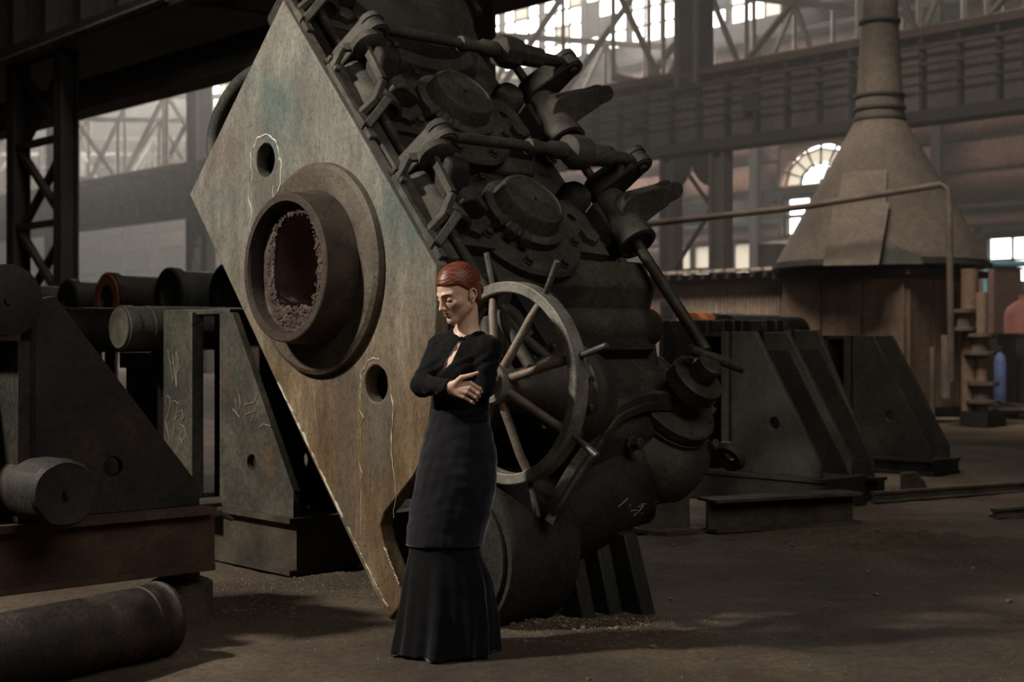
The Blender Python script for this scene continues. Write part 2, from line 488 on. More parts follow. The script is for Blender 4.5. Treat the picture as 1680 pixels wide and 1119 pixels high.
# rounded head of the arched opening: two spandrels
def spandrels():
    m = MB(); r = (ARCH[1]-ARCH[0])/2; c = (ARCH[0]+ARCH[1])/2; zs = ARCH[2]; rz = ARCH[3]-ARCH[2]
    for sg in (-1, 1):
        pts = [(c+sg*r, ARCH[3])] + [(c+sg*r*math.sin(t*PI/2/10), zs+rz*math.cos(t*PI/2/10)) for t in range(11)]
        m.prism(pts, hall(OBW-.25, 0, 0), AX, ZX, BX, .5)
    return m
spandrels().build('arch_spandrel', M['brickred'], wall_back)
# red brick field below the clerestory, in bays between pale and dark bands
for (z0, z1, key, off, nm) in ((0, 3.3, 'siding', .0, 'lower_siding'), (3.3, 3.9, 'brickred', .06, 'brick_band'), (5.75, 6.3, 'brickred', .06, 'brick_band'), (6.3, 6.6, 'girder_dark', .2, 'wall_beam'), (7.85, 9.0, 'brickred', .06, 'brick_band'),
                               (9.15, 11.4, 'brickred', .06, 'brick_band'), (11.4, 11.8, 'girder_dark', .2, 'wall_beam'), (13.0, 14.2, 'brickred', .05, 'brick_band'), (14.2, 14.6, 'girder_dark', .2, 'wall_beam')):
    if nm == 'lower_siding': continue
    m = MB(); wall_cells(m, OBW-.25-off/2, off+.02, 0, 126, z0, z1, [ARCH, RECT, SLOT, LOW, LOW2]); m.build(nm, M[key], wall_back)
for (z0, z1, lo, hi) in ((6.7, 7.8, 22, 34.2), (3.95, 5.7, 28, 38), (4.2, 5.7, 43.5, 54), (3.95, 5.6, 60, 124)):
    m = MB(); wall_cells(m, OBW-.29, .08, lo, hi, z0, z1, [ARCH, RECT, SLOT, LOW, LOW2]); m.build('plaster_band', M['paleband' if z0 < 4.3 else 'brickred'], wall_back)
for k in range(28):
    a = 3 + k*4.4
    if ARCH[0]-.4 < a < ARCH[1]+.4: continue
    m = MB(); m.box(hall(OBW-.45, a, 7.3), (.35, .4, 14.6), R_HALL); m.build('wall_post', M['girder'], wall_back)
for nm, ob, a0, a1 in (('wall_front', -26, -20, 130),):
    m = MB(); wall_cells(m, ob, .5, a0, a1, 0, 24, []); struct(m.build(nm, M['siding']))
m = MB(); m.box(hall(12, -20, 12), (77, .5, 24), R_HALL); struct(m.build('wall_right', M['siding']))
m = MB(); m.box(hall(12, 130, 12), (77, .5, 24), R_HALL); struct(m.build('wall_left', M['siding']))
m = MB(); m.box(hall(12, 55, 24.2), (77, 151, .4), R_HALL); struct(m.build('ceiling', M['roofing']))

# window glazing: mullion frame + panes one by one
def glazing(name, op, na, nz, broken=0, dirty=.4, seed=1, thick=.07):
    rnd = random.Random(seed)
    root = bpy.data.objects.new(name, None); COL.objects.link(root); struct(root)
    a0, a1, z0, z1 = op; da = (a1-a0)/na; dz = (z1-z0)/nz
    mulls = []
    proto = MB().box((0, 0, 0), (thick, da, thick), R_HALL).mesh('glazing_bar', M['girder_dark'])
    m = MB()
    for i in range(na+1): m.box(hall(OBW, a0+i*da, (z0+z1)/2), (.12 if i % 3 else .3, thick if i % 3 else .22, z1-z0), R_HALL)
    for j in range(nz+1): m.box(hall(OBW, (a0+a1)/2, z0+j*dz), (.12, a1-a0, thick*1.3), R_HALL)
    m.build('window_frame', M['girder_dark'], root)
    pm = {}
    for k in ('glass', 'soot_glass', 'siding'):
        pm[k] = MB().box((0, 0, 0), (.03, da-thick, dz-thick), R_HALL).mesh('pane', M[k])
    for i in range(na):
        for j in range(nz):
            r = rnd.random(); n = noise.noise(Vector((i*.35+seed*7, j*.6, 2)))
            k = 'glass'
            if r < dirty*(.7+n): k = 'soot_glass' if rnd.random() < .6 else 'siding'
            o = bpy.data.objects.new('pane', pm[k]); COL.objects.link(o); o.parent = root
            o.location = hall(OBW, a0+(i+.5)*da, z0+(j+.5)*dz)
    return root
glazing('window_1', CL, 50, 6, dirty=.34, seed=3)
glazing('window_2', RECT, 3, 2, dirty=.0, seed=5, thick=.12)
def fan_window():
    root = bpy.data.objects.new('window_6', None); COL.objects.link(root); struct(root)
    c = (ARCH[0]+ARCH[1])/2; rx = (ARCH[1]-ARCH[0])/2; rz = ARCH[3]-ARCH[2]
    def sector(k0, k1, t0, t1, nm, mt, th=.03):
        n = 6; A_ = lambda t, k: (c+rx*k*math.cos(t), ARCH[2]+rz*k*math.sin(t))
        pts = [A_(t0+(t1-t0)*i/n, k1) for i in range(n+1)]+[A_(t1+(t0-t1)*i/n, k0) for i in range(n+1)]
        MB().prism(pts, hall(OBW-th/2, 0, 0), AX, ZX, BX, th).build(nm, M[mt], root)
    for i in range(8):
        t0, t1 = i*PI/8, (i+1)*PI/8
        sector(.03, .5, t0+.02, t1-.02, 'pane', 'glass'); sector(.54, .88, t0+.02, t1-.02, 'pane', 'soot_glass'); sector(.92, .985, t0+.02, t1-.02, 'pane', 'glass')
        sector(.0, .985, t1-.02, t1+.02, 'glazing_bar', 'girder_dark', .1)
    for k in (.52, .9): sector(k-.02, k+.02, 0, PI, 'glazing_bar', 'girder_dark', .1)
fan_window()
glazing('window_3', SLOT, 1, 1, dirty=0, seed=6)
glazing('window_4', LOW, 3, 2, dirty=.2, seed=8)
glazing('window_5', LOW2, 4, 1, dirty=1.6, seed=9)

# ------------------------------------------------------------------ crane girders
def crane_girder(label, ob, a0, a1, z0, z1, face=-1, step=1.0, soffit=0, dark=False):
    root = thing('crane_girder', label, 'girder', hall(ob, (a0+a1)/2, z0)); base = Vector(root.location)
    def put(m, name, mt, **k): return m.build(name, M[mt], root, **k)
    L = a1-a0; H = z1-z0
    H0 = lambda db, da, dz: BX*db + AX*da + ZX*dz
    put(MB().box(H0(0, 0, H/2), (.1, L, H), R_HALL), 'web', 'girder')
    put(MB().box(H0(0, 0, H+.06), (.8, L, .12), R_HALL), 'top_flange', 'girder_red' if not dark else 'girder_dark')
    put(MB().box(H0(soffit/2, 0, -.12), (.8+soffit, L, .3), R_HALL), 'bottom_flange', 'girder_dark')
    put(MB().box(H0(0, 0, H+.2), (.15, L, .16), R_HALL), 'crane_rail', 'girder_red' if not dark else 'girder_dark')
    me = None
    n = int(L/step)
    for i in range(n+1):
        if me is None: me = MB().box((0, 0, 0), (.28, .09, H), R_HALL).mesh('stiffener', M['girder_dark'])
        o = bpy.data.objects.new('stiffener', me); COL.objects.link(o); o.parent = root
        o.location = H0(face*.16, -L/2+i*step, H/2)
    if not dark:
        for k, (zz, rr) in enumerate(((H*.36, .035), (H*.62, .04), (H*.84, .05))):
            put(MB().cyl(H0(face*.36, -L/2, zz), H0(face*.36, L/2, zz), rr, n=8), 'service_pipe', 'girder_red' if k else 'girder_dark')
        for i in range(0, n+1, 4):
            o = MB().box(H0(face*.33, -L/2+i*step+.2, H*.6), (.12, .35, H*.5), R_HALL); put(o, 'pipe_bracket', 'girder_dark')
    return root
crane_girder('long grey riveted crane girder with pipes, crossing the hall behind the machine and hood', 32.3, 8, 108, 7.2, 9.12, -1, 1.05)
crane_girder('dark crane girder overhead in the top left corner, with wide underside', 12.3, -8, 100, 7.3, 9.9, -1, 1.5, soffit=1.2, dark=True)
def dark_beam(label, ob, a0, a1, z0, z1, wd):
    root = thing('roof_beam', label, 'beam', hall(ob, a0, z0)); L = a1-a0
    MB().box(AX*L/2+ZX*(z1-z0)/2, (.1, L, z1-z0), R_HALL).build('web', M['girder_dark'], root)
    for z in (0, z1-z0): MB().box(AX*L/2+ZX*z, (wd, L, .06), R_HALL).build('flange', M['girder_dark'], root)
    return root
dark_beam('dark roof beam running behind the overhead girder at upper left', 15.6, 5, 100, 6.9, 7.7, .7)
dark_beam('thin pale tie beam under the roof at upper left, above the far trusses', 19.5, 5, 100, 9.3, 9.6, .3)
def catwalk():
    root = thing('catwalk', 'narrow catwalk with thin pale rails between the dark beams at upper left', 'catwalk', hall(14.4, 0, 7.6))
    L = 95
    MB().box(AX*L/2, (.8, L, .05), R_HALL).build('deck', M['girder_dark'], root)
    for s in (-.38, .38):
        for z in (.5, 1.0): MB().box(AX*L/2+BX*s+ZX*z, (.06, L, .07), R_HALL).build('rail', M['truss'], root)
    pm = MB().box((0, 0, .5), (.06, .06, 1.0), R_HALL).mesh('rail_post', M['truss'])
    for k in range(32):
        for s in (-.38, .38):
            o = bpy.data.objects.new('rail_post', pm); COL.objects.link(o); o.parent = root; o.location = AX*(k*3)+BX*s
catwalk()
# hand rail pipe hung along the near girder
t = MB(); t.tube([hall(11.9, 21.5, 7.15), hall(11.9, 33, 7.0), hall(11.9, 60, 7.0)], .07, 8)
t.tube([hall(11.9, 21.5, 7.15), hall(13.5, 19.8, 6.7), hall(15.4, 18.6, 6.5)], .07, 8)
tag(t.build('service_pipe', M['girder']), 'thin bent pipe hung under the dark overhead girder at upper left', 'pipe')

# ------------------------------------------------------------------ steel columns
def lattice_column(label, ob, a, w, z1, mt='girder', upper=0, group=None):
    root = thing('steel_column', label, 'column', hall(ob, a, 0), group=group)
    H0 = lambda db, da, dz: BX*db + AX*da + ZX*dz
    lg = None
    for s in (-1, 1):
        for q in (-1, 1):
            if lg is None: lg = MB().box((0, 0, z1/2), (.42, .12, z1), R_HALL).mesh('column_flange', M[mt])
            o = bpy.data.objects.new('column_flange', lg); COL.objects.link(o); o.parent = root; o.location = H0(0, s*w/2+q*.22, 0)
        MB().box(H0(0, s*w/2, z1/2), (.1, .4, z1), R_HALL).build('column_web', M[mt], root)
    nb = max(2, int(z1/(w*.9)))
    for i in range(nb):
        za, zb = i*z1/nb, (i+1)*z1/nb
        s = 1 if i % 2 else -1
        MB().bar(H0(-.12, -s*(w/2-.2), za), H0(-.12, s*(w/2-.2), zb), .14, .07).build('lacing_bar', M['girder_red' if mt == 'girder' else mt], root)
        if i % 2: MB().bar(H0(-.1, -w/2+.2, zb), H0(-.1, w/2-.2, zb), .14, .07).build('tie_bar', M['girder_red' if mt == 'girder' else mt], root)
    for s in (-1, 1):     # curved bracket plates under the girder
        c = [(s*(w/2-.2), 0), (s*(w/2-.2), -1.1)] + [(s*(w/2-.2)*(1-math.sin(k*PI/16)), -1.1+1.0*(1-math.cos(k*PI/16))*1.0) for k in range(1, 9)] + [(0, 0)]
        MB().prism(c, H0(-.2, 0, z1), AX, ZX, BX, .1).build('knee_plate', M['girder_dark'], root)
    if upper:
        MB().box(H0(0, 0, z1+1.9+upper/2), (.7, .8, upper), R_HALL).build('upper_shaft', M['girder_dark'], root)
        for q in (-1, 1): MB().box(H0(-.4, q*.36, z1+1.9+upper/2), (.12, .14, upper), R_HALL).build('upper_flange', M['girder'], root)
    return root
lattice_column('lattice steel column under the girder, right of the machine', 32.3, 27.2, 1.9, 7.0, upper=14)
lattice_column('lattice steel column under the far girder, just left of the tilted plate', 32.3, 55.5, 1.3, 7.0, upper=14)
lattice_column('far lattice column under the girder, behind the dark one at far left', 32.3, 69.7, 1.9, 7.0, upper=14)
lattice_column('lattice steel column hidden mostly behind the machine top', 32.3, 41.4, 1.9, 7.0, upper=14)
# near row at left: a dark leg with cross bracing
def braced_column(label, ob, a, w, z1):
    root = thing('steel_column', label, 'column', hall(ob, a, 0))
    H0 = lambda db, da, dz: BX*db + AX*da + ZX*dz
    for s in (0, 1):
        MB().box(H0(0, s*w, z1/2), (.32, .05, z1), R_HALL).build('column_web', M['girder_dark'], root)
        for q in (-1, 1): MB().box(H0(q*.16, s*w, z1/2), (.05, .34, z1), R_HALL).build('column_flange', M['girder_dark' if q > 0 else 'girder_dark'], root)
    for k in range(4):
        za = .5+k*1.65
        MB().bar(H0(0, .1, za), H0(0, w-.1, za+1.5), .13, .13).build('brace', M['girder_dark'], root)
        MB().bar(H0(.1, w-.1, za), H0(.1, .1, za+1.5), .13, .13).build('brace', M['girder_dark'], root)
        MB().bar(H0(0, 0, za+1.58), H0(0, w, za+1.58), .16, .12).build('tie_bar', M['girder_dark'], root)
    return root
braced_column('dark cross-braced steel column at far left, carrying the overhead girder', 12.3, 26.2, 2.2, 7.1)
def plain_column(label, ob, a, z1):
    root = thing('steel_column', label, 'column', hall(ob, a, 0))
    for q in (-1, 1): MB().box(BX*(q*.35)+ZX*z1/2, (.06, .85, z1), R_HALL).build('column_flange', M['girder_dark'], root)
    MB().box(ZX*z1/2, (.7, .06, z1), R_HALL).build('column_web', M['girder_dark'], root)
    return root
plain_column('dark wide steel column rising behind the top of the machine', 12.3, 14.55, 23.8)

# ------------------------------------------------------------------ roof trusses of the side bay
truss_lab = 'pale roof truss spanning the side bay above the far girder'
def roof_truss(a):
    root = thing('roof_truss', truss_lab, 'truss', hall(32.6, a, 9.7), group='roof trusses of the side bay')
    L = 16.6; n = 7; d = L/n; hh = lambda i: 3.0+ .22*i
    P = lambda i, top: BX*(i*d) + ZX*(hh(i) if top else 0)
    MB().bar(P(0, 0), P(n, 0), .2, .2).build('bottom_chord', M['truss'], root)
    MB().bar(P(0, 1), P(n, 1), .22, .22).build('top_chord', M['truss'], root)
    for i in range(n+1): MB().bar(P(i, 0), P(i, 1), .14).build('vertical', M['truss'], root)
    for i in range(n): MB().bar(P(i, 0 if i % 2 else 1), P(i+1, 1 if i % 2 else 0), .15).build('diagonal', M['truss'], root)
    return root
tr = roof_truss(12.0)
for k in range(1, 10):
    c = copy_tree(tr); c.location = hall(32.6, 12.0+9.4*k, 9.7)
# lattice wind girder lying along the hall behind the crane girder (bright diagonals)
def wind_girder(label, ob, a0, a1, z0, H, step):
    root = thing('lattice_girder', label, 'girder', hall(ob, a0, z0))
    L = a1-a0; n = int(L/step)
    P = lambda i, top: AX*(i*step) + ZX*(H if top else 0)
    MB().bar(P(0, 0), P(n, 0), .16).build('bottom_chord', M['truss'], root)
    MB().bar(P(0, 1), P(n, 1), .16).build('top_chord', M['truss'], root)
    dm = None
    for i in range(n):
        MB().bar(P(i, 1), P(i+1, 0), .24, .1).build('diagonal', M['truss'], root)
        MB().bar(P(i, 0), P(i, 1), .14).build('vertical', M['truss'], root)
    return root
wind_girder('pale lattice girder with slanting bars running above the far crane girder', 36.5, 16, 104, 10.4, 3.6, 4.2)

# dusty air that hangs in the rear of the hall
def make_haze():
    m = bpy.data.materials.new('dusty_air'); m.use_nodes = True; nt = m.node_tree
    nt.nodes.remove(nt.nodes['Principled BSDF'])
    v = N(nt, 'ShaderNodeVolumeScatter', i_Density=HAZE, i_Anisotropy=.3); v.inputs['Color'].default_value = (1, .96, .9, 1)
    nt.links.new(v.outputs[0], nt.nodes['Material Output'].inputs['Volume'])
    mb = MB(); mb.box(hall(34.0, 50, 11.5), (30.5, 138, 22.6), R_HALL)
    o = mb.build('haze', m); o['kind'] = 'stuff'; o['label'] = 'thin dusty haze hanging in the rear bays of the hall'; o['category'] = 'haze'
HAZE = .0062
make_haze()
# ------------------------------------------------------------------ furnace with hood, cabin
def make_furnace():
    O = Vector((6.62, 25.6, 0))
    root = thing('furnace', 'rusty brown furnace under a tall pointed dusty hood and round flue', 'furnace', O)
    R = R_HALL
    P = lambda b_, a_, z: BX*b_+AX*a_+ZX*z
    mb = MB(); mb.box(P(0, 0, 1.3), (2.3, 2.5, 2.6), R); mb.build('body', M['furnace'], root, bevel=.03)
    pm = None
    for i in range(3):
        MB().box(P(-1.18, -.84+i*.84, 1.35), (.05, .8, 2.2), R).build('side_panel', M['furnace'], root, bevel=.01)
        MB().box(P(-.76+i*.76, -1.28, 1.35), (.72, .05, 2.2), R).build('side_panel', M['furnace'], root, bevel=.01)
    MB().box(P(0, 0, 2.58), (2.6, 2.8, .12), R).build('top_rim', M['girder_dark'], root)
    MB().box(P(0, 0, .12), (2.5, 2.7, .24), R).build('plinth', M['stand_dark'], root)
    for s in (-1, 1):
        for q in (-1, 1): MB().cyl(P(s*1.05, q*1.15, 2.5), P(s*1.05, q*1.15, 2.9), .06, n=8).build('hood_prop', M['girder_dark'], root)
    hood = MB()
    hood.lathe(P(0, 0, 2.76), (0, 0, 1), [(0, 1.86), (.05, 1.87), (2.56, .47), (2.6, .43)], 20, caps=False)
    hood.lathe(P(0, 0, 2.76), (0, 0, 1), [(0, 1.83), (2.56, .44)], 20, caps=False)
    h = hood.build('hood', M['hood'], root, angle=30)
    MB().lathe((0, 0, 2.7), (0, 0, 1), [(0, 1.9), (.0, 1.93), (.07, 1.93), (.07, 1.9)], 20).build('hood_rim', M['girder_dark'], h)
    fl = MB().lathe((0, 0, 5.32), (0, 0, 1), [(0, .43), (.45, .42), (.5, .40), (2.0, .315), (9, .3)], 24).build('flue', M['hood'], root, angle=30)
    for z, r in ((5.36, .47), (5.55, .46), (5.78, .455), (7.12, .375), (8.7, .33)):
        MB().lathe((0, 0, z), (0, 0, 1), [(0, r-.06), (.0, r), (.045, r), (.045, r-.06)], 24).build('flue_band', M['girder_dark'], fl)
    # hanging sheets on the hood, one bent open
    f = Vector((-.25, -.97, 0)).normalized(); sd = Vector((.97, -.25, 0)).normalized()
    def sheet(pts, name, mt):       # pts: sideways, z, out from hood axis
        vs = [sd*p[0]+ZX*p[1]+f*p[2] for p in pts]
        n = (vs[1]-vs[0]).cross(vs[2]-vs[0]).normalized()
        m = MB(); m.add(vs+[v+n*.04 for v in vs], [tuple(range(len(vs))), tuple(reversed(range(len(vs), 2*len(vs))))]+[(i, (i+1) % len(vs), len(vs)+(i+1) % len(vs), len(vs)+i) for i in range(len(vs))])
        return m.build(name, M[mt], h)
    sheet([(-.62, 4.34, 1.06), (.12, 4.36, 1.06), (.10, 3.75, 1.42), (-.72, 3.7, 1.44)], 'upper_sheet', 'hood_sheet')
    sheet([(-.78, 3.72, 1.46), (.16, 3.76, 1.46), (-.02, 2.66, 2.25), (-.92, 2.66, 2.15)], 'hanging_sheet', 'hood_sheet')
    sheet([(.08, 3.1, 1.72), (.2, 3.05, 1.74), (.38, 2.93, 1.82), (.62, 2.86, 1.86), (.7, 2.68, 1.9), (.02, 2.68, 1.96)], 'opening_shade', 'machine_dark')  # solid sheet, its dark colour stands in for shade inside an opening
    MB().tube([sd*(-6)+f*2.4+ZX*3.2, sd*(-1.2)+f*2.5+ZX*3.62, sd*.95+f*2.5+ZX*3.92, sd*1.05+f*2.5+ZX*3.85, sd*1.08+f*2.5+ZX*3.5, sd*1.12+f*2.5+ZX*.75], .055, 8).build('gas_pipe', M['dusty_pipe'], root)
    # burner pipework and valves at the right side
    vp = root
    B0 = sd*1.35 + f*1.75
    MB().tube([B0+sd*-.5+ZX*1.3, B0+sd*-.5+ZX*.1, B0+sd*.5+ZX*.1, B0+sd*.5+ZX*.28], .05, 8).build('return_pipe', M['dusty_pipe'], vp)
    MB().cyl(B0+sd*-.28+ZX*.45, B0+sd*-.28+ZX*1.5, .09, n=12).build('burner_tube', M['dusty_pipe'], vp)
    for i, (dx, zz, r) in enumerate(((.0, 1.75, .2), (.25, 1.35, .26), (.3, .55, .27))):
        MB().lathe(B0+sd*dx+ZX*(zz-.18), (0, 0, 1), [(0, r), (.05, r), (.06, r*.6), (.26, r*.55), (.3, r*.95), (.36, r*.95)], 16).build('valve_body', M['dusty_pipe'], vp)
    MB().cyl(B0+sd*.28+ZX*.0, B0+sd*.28+ZX*2.2, .1, n=12).build('riser_pipe', M['furnace'], vp)
    MB().box(B0+sd*.3+ZX*.12, (.6, .5, .24), R).build('valve_plinth', M['stand_dark'], vp)
    MB().cyl(sd*1.45+f*1.6+ZX*2.6, sd*1.45+f*1.6+ZX*.1, .14, n=14).build('drain_pipe', M['furnace'], vp)
    return root
make_furnace()

def make_cabin():
    a1 = 17.0
    O = at(1314, 440, 26.6); O.z = 0
    root = thing('control_cabin', 'low brown corrugated cabin with a thin roof, left of the furnace', 'cabin', O)
    P = lambda b_, a_, z: BX*b_+AX*a_+ZX*z
    L = 5.4
    pm = None
    MB().box(P(1.2, L/2, 1.3), (2.3, L-.1, 2.6), R_HALL).build('core', M['furnace'], root)
    for i in range(12):
        if pm is None:
            m = MB(); w_ = L/12
            out = [(0, 0)]
            for k in range(5):
                out += [(k*w_/5, .0), (k*w_/5+.02, .045), (k*w_/5+.055, .045), (k*w_/5+.075, .0)]
            out += [(w_-.005, 0), (w_-.005, -.02), (0, -.02)]
            m.prism(out[1:], (0, 0, 0), AX, -BX, ZX, 2.6)
            pm = m.mesh('wall_panel', M['cabin'])
        o = bpy.data.objects.new('wall_panel', pm); COL.objects.link(o); o.parent = root; o.location = AX*(i*L/12)
    MB().box(P(1.1, L/2, 2.66), (2.9, L+.3, .1), R_HALL).build('roof', M['girder_dark'], root)
    m = MB()
    for i in range(18): m.box(P(-.33, .1+i*L/18, 2.76), (.25, L/18*.7, .06), R_HALL)
    s = m.build('roof_gravel_edge', M['paleband'], root); s['kind'] = 'stuff'
    MB().box(P(-.06, 3.2, 1.95), (.1, .42, .5), R_HALL).build('shutter', M['girder_dark'], root)
    MB().box(P(-.1, 3.2, 1.95), (.1, .26, .3), R_HALL).build('vent', M['machine_dark'], root)
    # pale star-like splash on the wall
    pts = [(-.3, -.25), (-.06, -.02), (0, .42), (.06, -.02), (.3, -.25), (0, -.3)]
    MB().prism(pts, P(-.075, 1.95, 1.75), TX, ZX, -BX, .01).build('splash_mark', M['paleband'], root)
    MB().cyl(P(.3, .8, 2.7), P(.3, .8, 3.25), .35, n=18).build('vent_drum', M['girder_dark'], root)
    MB().cyl(P(.2, 2.0, 2.7), P(.2, 2.0, 3.3), .03, n=8).build('vent_pipe', M['girder_dark'], root)
    return root
make_cabin()

# ------------------------------------------------------------------ the toppled mill stand
MP0 = Vector((-0.615, 7.17, 0.0))
mv = (.75*ZX + .661*AX).normalized(); mn = BX.cross(mv).normalized()
R_M = Matrix((BX, mv, mn)).transposed()
mill = thing('mill_stand', 'huge toppled rolling mill stand with tilted steel face plate and handwheel, behind the woman', 'machine', MP0, R_M)
c_, s_ = mv.z, mn.z
def zt(a):                                    # unit vector in the plate plane, angle from vertical towards right
    wv = ZX*math.cos(a) + TX*math.sin(a)
    return Vector((0, wv.dot(mv), wv.dot(mn)))
Xb, Yv, Zn = Vector((1, 0, 0)), Vector((0, 1, 0)), Vector((0, 0, 1))
def mput(m, name, mt, parent=None, **k): return m.build(name, M[mt], parent or mill, **k)
def circ(c, r, n=28): return [(c[0]+r*math.cos(2*PI*k/n), c[1]+r*math.sin(2*PI*k/n)) for k in range(n)]

def smooth_path(p, k=6):
    p = [Vector(q) for q in p]; out = []
    for i in range(len(p)-1):
        a, b_, c, d = p[max(i-1, 0)], p[i], p[i+1], p[min(i+2, len(p)-1)]
        for j in range(k):
            t = j/k; out.append(.5*((2*b_)+(c-a)*t+(2*a-5*b_+4*c-d)*t*t+(3*b_-a-3*c+d)*t**3))
    out.append(p[-1]); return out
# face plate
out = [(0, -.005), (.03, -.02), (1.2, -.01), (3.03, .025), (3.11, 1.448), (2.3, 1.447), (1.09, 1.44), (.95, 1.33), (.66, 1.03), (.455, .80), (.425, .62), (.43, .32), (.40, .24), (.33, .21), (.06, .175), (-.0, .12)]
out = [(y, x) for y, x in out]
H1, H2, CC = (2.574, .737), (.963, .694), (1.745, .72)
pl = MB(); pl.prism(out, (0, 0, 0), Yv, Zn, Xb, .085, holes=[circ(H1, .095), circ(H2, .095), circ(CC, .36)])
plate = mput(pl, 'face_plate', 'plate', bevel=.008, angle=30)
# back edge strip, a second layer seen along the right edge
mput(MB().prism([(1.1, 1.36), (2.6, 1.36), (2.62, 1.46), (1.12, 1.465)], (.09, 0, 0), Yv, Zn, Xb, .07), 'edge_strip', 'bracket', bevel=.006)
mput(MB().prism([(.5, .3), (3.0, .1), (3.06, 1.40), (2.5, 1.40), (1.2, 1.34), (.55, .8)], (.09, 0, 0), Yv, Zn, Xb, .5, holes=[circ(H1, .2), circ(H2, .2), circ(CC, .42)]), 'housing_wall', 'machine_dark', bevel=.02)
mput(MB().box((.75, 1.75, .7), (.3, 2.4, 1.2)), 'inner_wall', 'machine_dark')
# lime streaks: irregular thin crusts running straight down from the holes
down = zt(PI); side = zt(PI/2)
def streak_path(start, length, wob, seed, dx=0):
    pts = []; n = max(8, int(length/.035))
    for i in range(n+1):
        q = i/n
        o = wob*noise.noise(Vector((q*length*9, seed*3.7, 1)))+wob*.6*noise.noise(Vector((q*length*25, seed, 4)))
        pts.append(Vector((-.002, start[0], start[1])) + down*(q*length) + side*(o+dx*q))
    return pts
def lime(start, length, wob=.03, seed=1, r=.006, dx=0):
    p = streak_path(start, length, wob, seed, dx); rnd = random.Random(seed); rs = [max(.001, .7*r*(rnd.uniform(.15, 1.25))*(1-.5*i/len(p))) for i in range(len(p))]
    m = MB(); m.tube(p, rs, 5)
    m.v = [(max(-.006, min(x, .002)), y, z) for x, y, z in m.v]
    return mput(m, 'lime_streak', 'lime', plate)
def lime_arc(c, r, a0, a1, seed, rr=.006):
    pts = []; n = 26
    for i in range(n+1):
        a = a0+(a1-a0)*i/n
        q = r*(1+.1*noise.noise(Vector((a*3, seed, 0)))+.06*noise.noise(Vector((a*11, seed, 3))))
        d = zt(a)
        pts.append(Vector((-.002, c[0], c[1])) + d*q)
    rnd = random.Random(seed); m = MB(); m.tube(pts, [.75*rr*rnd.uniform(.2, 1.3) for _ in pts], 5)
    m.v = [(max(-.006, min(x, .002)), y, z) for x, y, z in m.v]
    return pts, mput(m, 'lime_streak', 'lime', plate)
def off(c, s, d): q = Vector((0, c[0], c[1]))+side*s+down*d; return (q.y, q.z)
lime_arc(H1, .145, -1.75, 1.65, 3, .007)
lime(off(H1, -.142, .02), .62, .04, 4, .007, .0); lime(off(H1, .148, .0), .46, .05, 5, .008, .01); lime(off(H1, .09, .15), .25, .03, 12, .005)
lime_arc(H2, .13, -1.75, .2, 6, .005)
lime(off(H2, -.13, .0), .78, .03, 7, .006, -.0); lime(off(H2, .125, .05), .62, .03, 8, .008, .03)
lime(off(CC, -.05, .56), .40, .02, 9, .003, .02)
def lime_line(p, q, seed, r=.006):
    pts = []; p = Vector((0, p[0], p[1])); q = Vector((0, q[0], q[1])); n = 40
    for i in range(n+1):
        pts.append(p.lerp(q, i/n) + side*(.022*abs(noise.noise(Vector((i*.4, seed, 0))))) + Vector((-.002, 0, 0)))
    rnd = random.Random(seed); m = MB(); m.tube(pts, [.62*r*rnd.uniform(.05, 1.3) for _ in pts], 5)
    m.v = [(max(-.006, min(x, .002)), y, z) for x, y, z in m.v]
    mput(m, 'lime_streak', 'lime', plate)
lime_line((1.55, .012), (.62, .01), 11, .011); lime_line((.56, .012), (.05, .02), 13, .006); lime_line((.3, .2), (.09, .175), 14, .006)


# collar: base disc, ring, crusted liner and bore
cv, cn = CC
cen = lambda x: Vector((x, cv, cn))
col_root = MB().ring(cen(0), -Xb, [(0, .36), (.035, .36), (.05, .385), (.05, .54), (.035, .565), (0, .57)], 72)
collar = mput(col_root, 'collar_flange', 'disc', angle=25)
mput(MB().ring(cen(0), -Xb, [(.02, .335), (.02, .405), (.05, .42), (.1, .405), (.19, .398), (.225, .392), (.23, .385), (.23, .352), (.215, .345)], 80), 'collar_ring', 'collar', angle=22)
# liner plate with ragged oblong opening
def ragged(r_s, r_d, n, seed, amp, pw=2.6):
    pts = []
    for k in range(n):
        a = 2*PI*k/n; cx_, sx_ = math.cos(a), math.sin(a)
        q = (abs(cx_/r_d)**pw + abs(sx_/r_s)**pw)**(-1/pw)
        q += amp*noise.noise(Vector((math.cos(a)*5, math.sin(a)*5, seed))) + amp*.7*noise.noise(Vector((math.cos(a)*17, math.sin(a)*17, seed+3)))
        d = zt(a); pts.append((d.y*q, d.z*q))
    return pts
def angled_profile(p, dv): return [(cv+a+dv[0], cn+b_+dv[1]) for a, b_ in p]
outer = angled_profile(ragged(.305, .335, 72, 2, .012, 2.6), (0, 0)); inner = angled_profile(ragged(.205, .275, 72, 5, .016, 2.6), (down.y*-.015, down.z*-.015))
bh1 = off(CC, -.215, -.235); bh2 = off(CC, .2, .245)
lm = MB(); lm.prism(outer, (-.155, 0, 0), Yv, Zn, Xb, .05, holes=[inner, circ(bh1, .026, 14), circ(bh2, .026, 14)])
liner = mput(lm, 'liner_plate', 'liner', bevel=.006, angle=30)
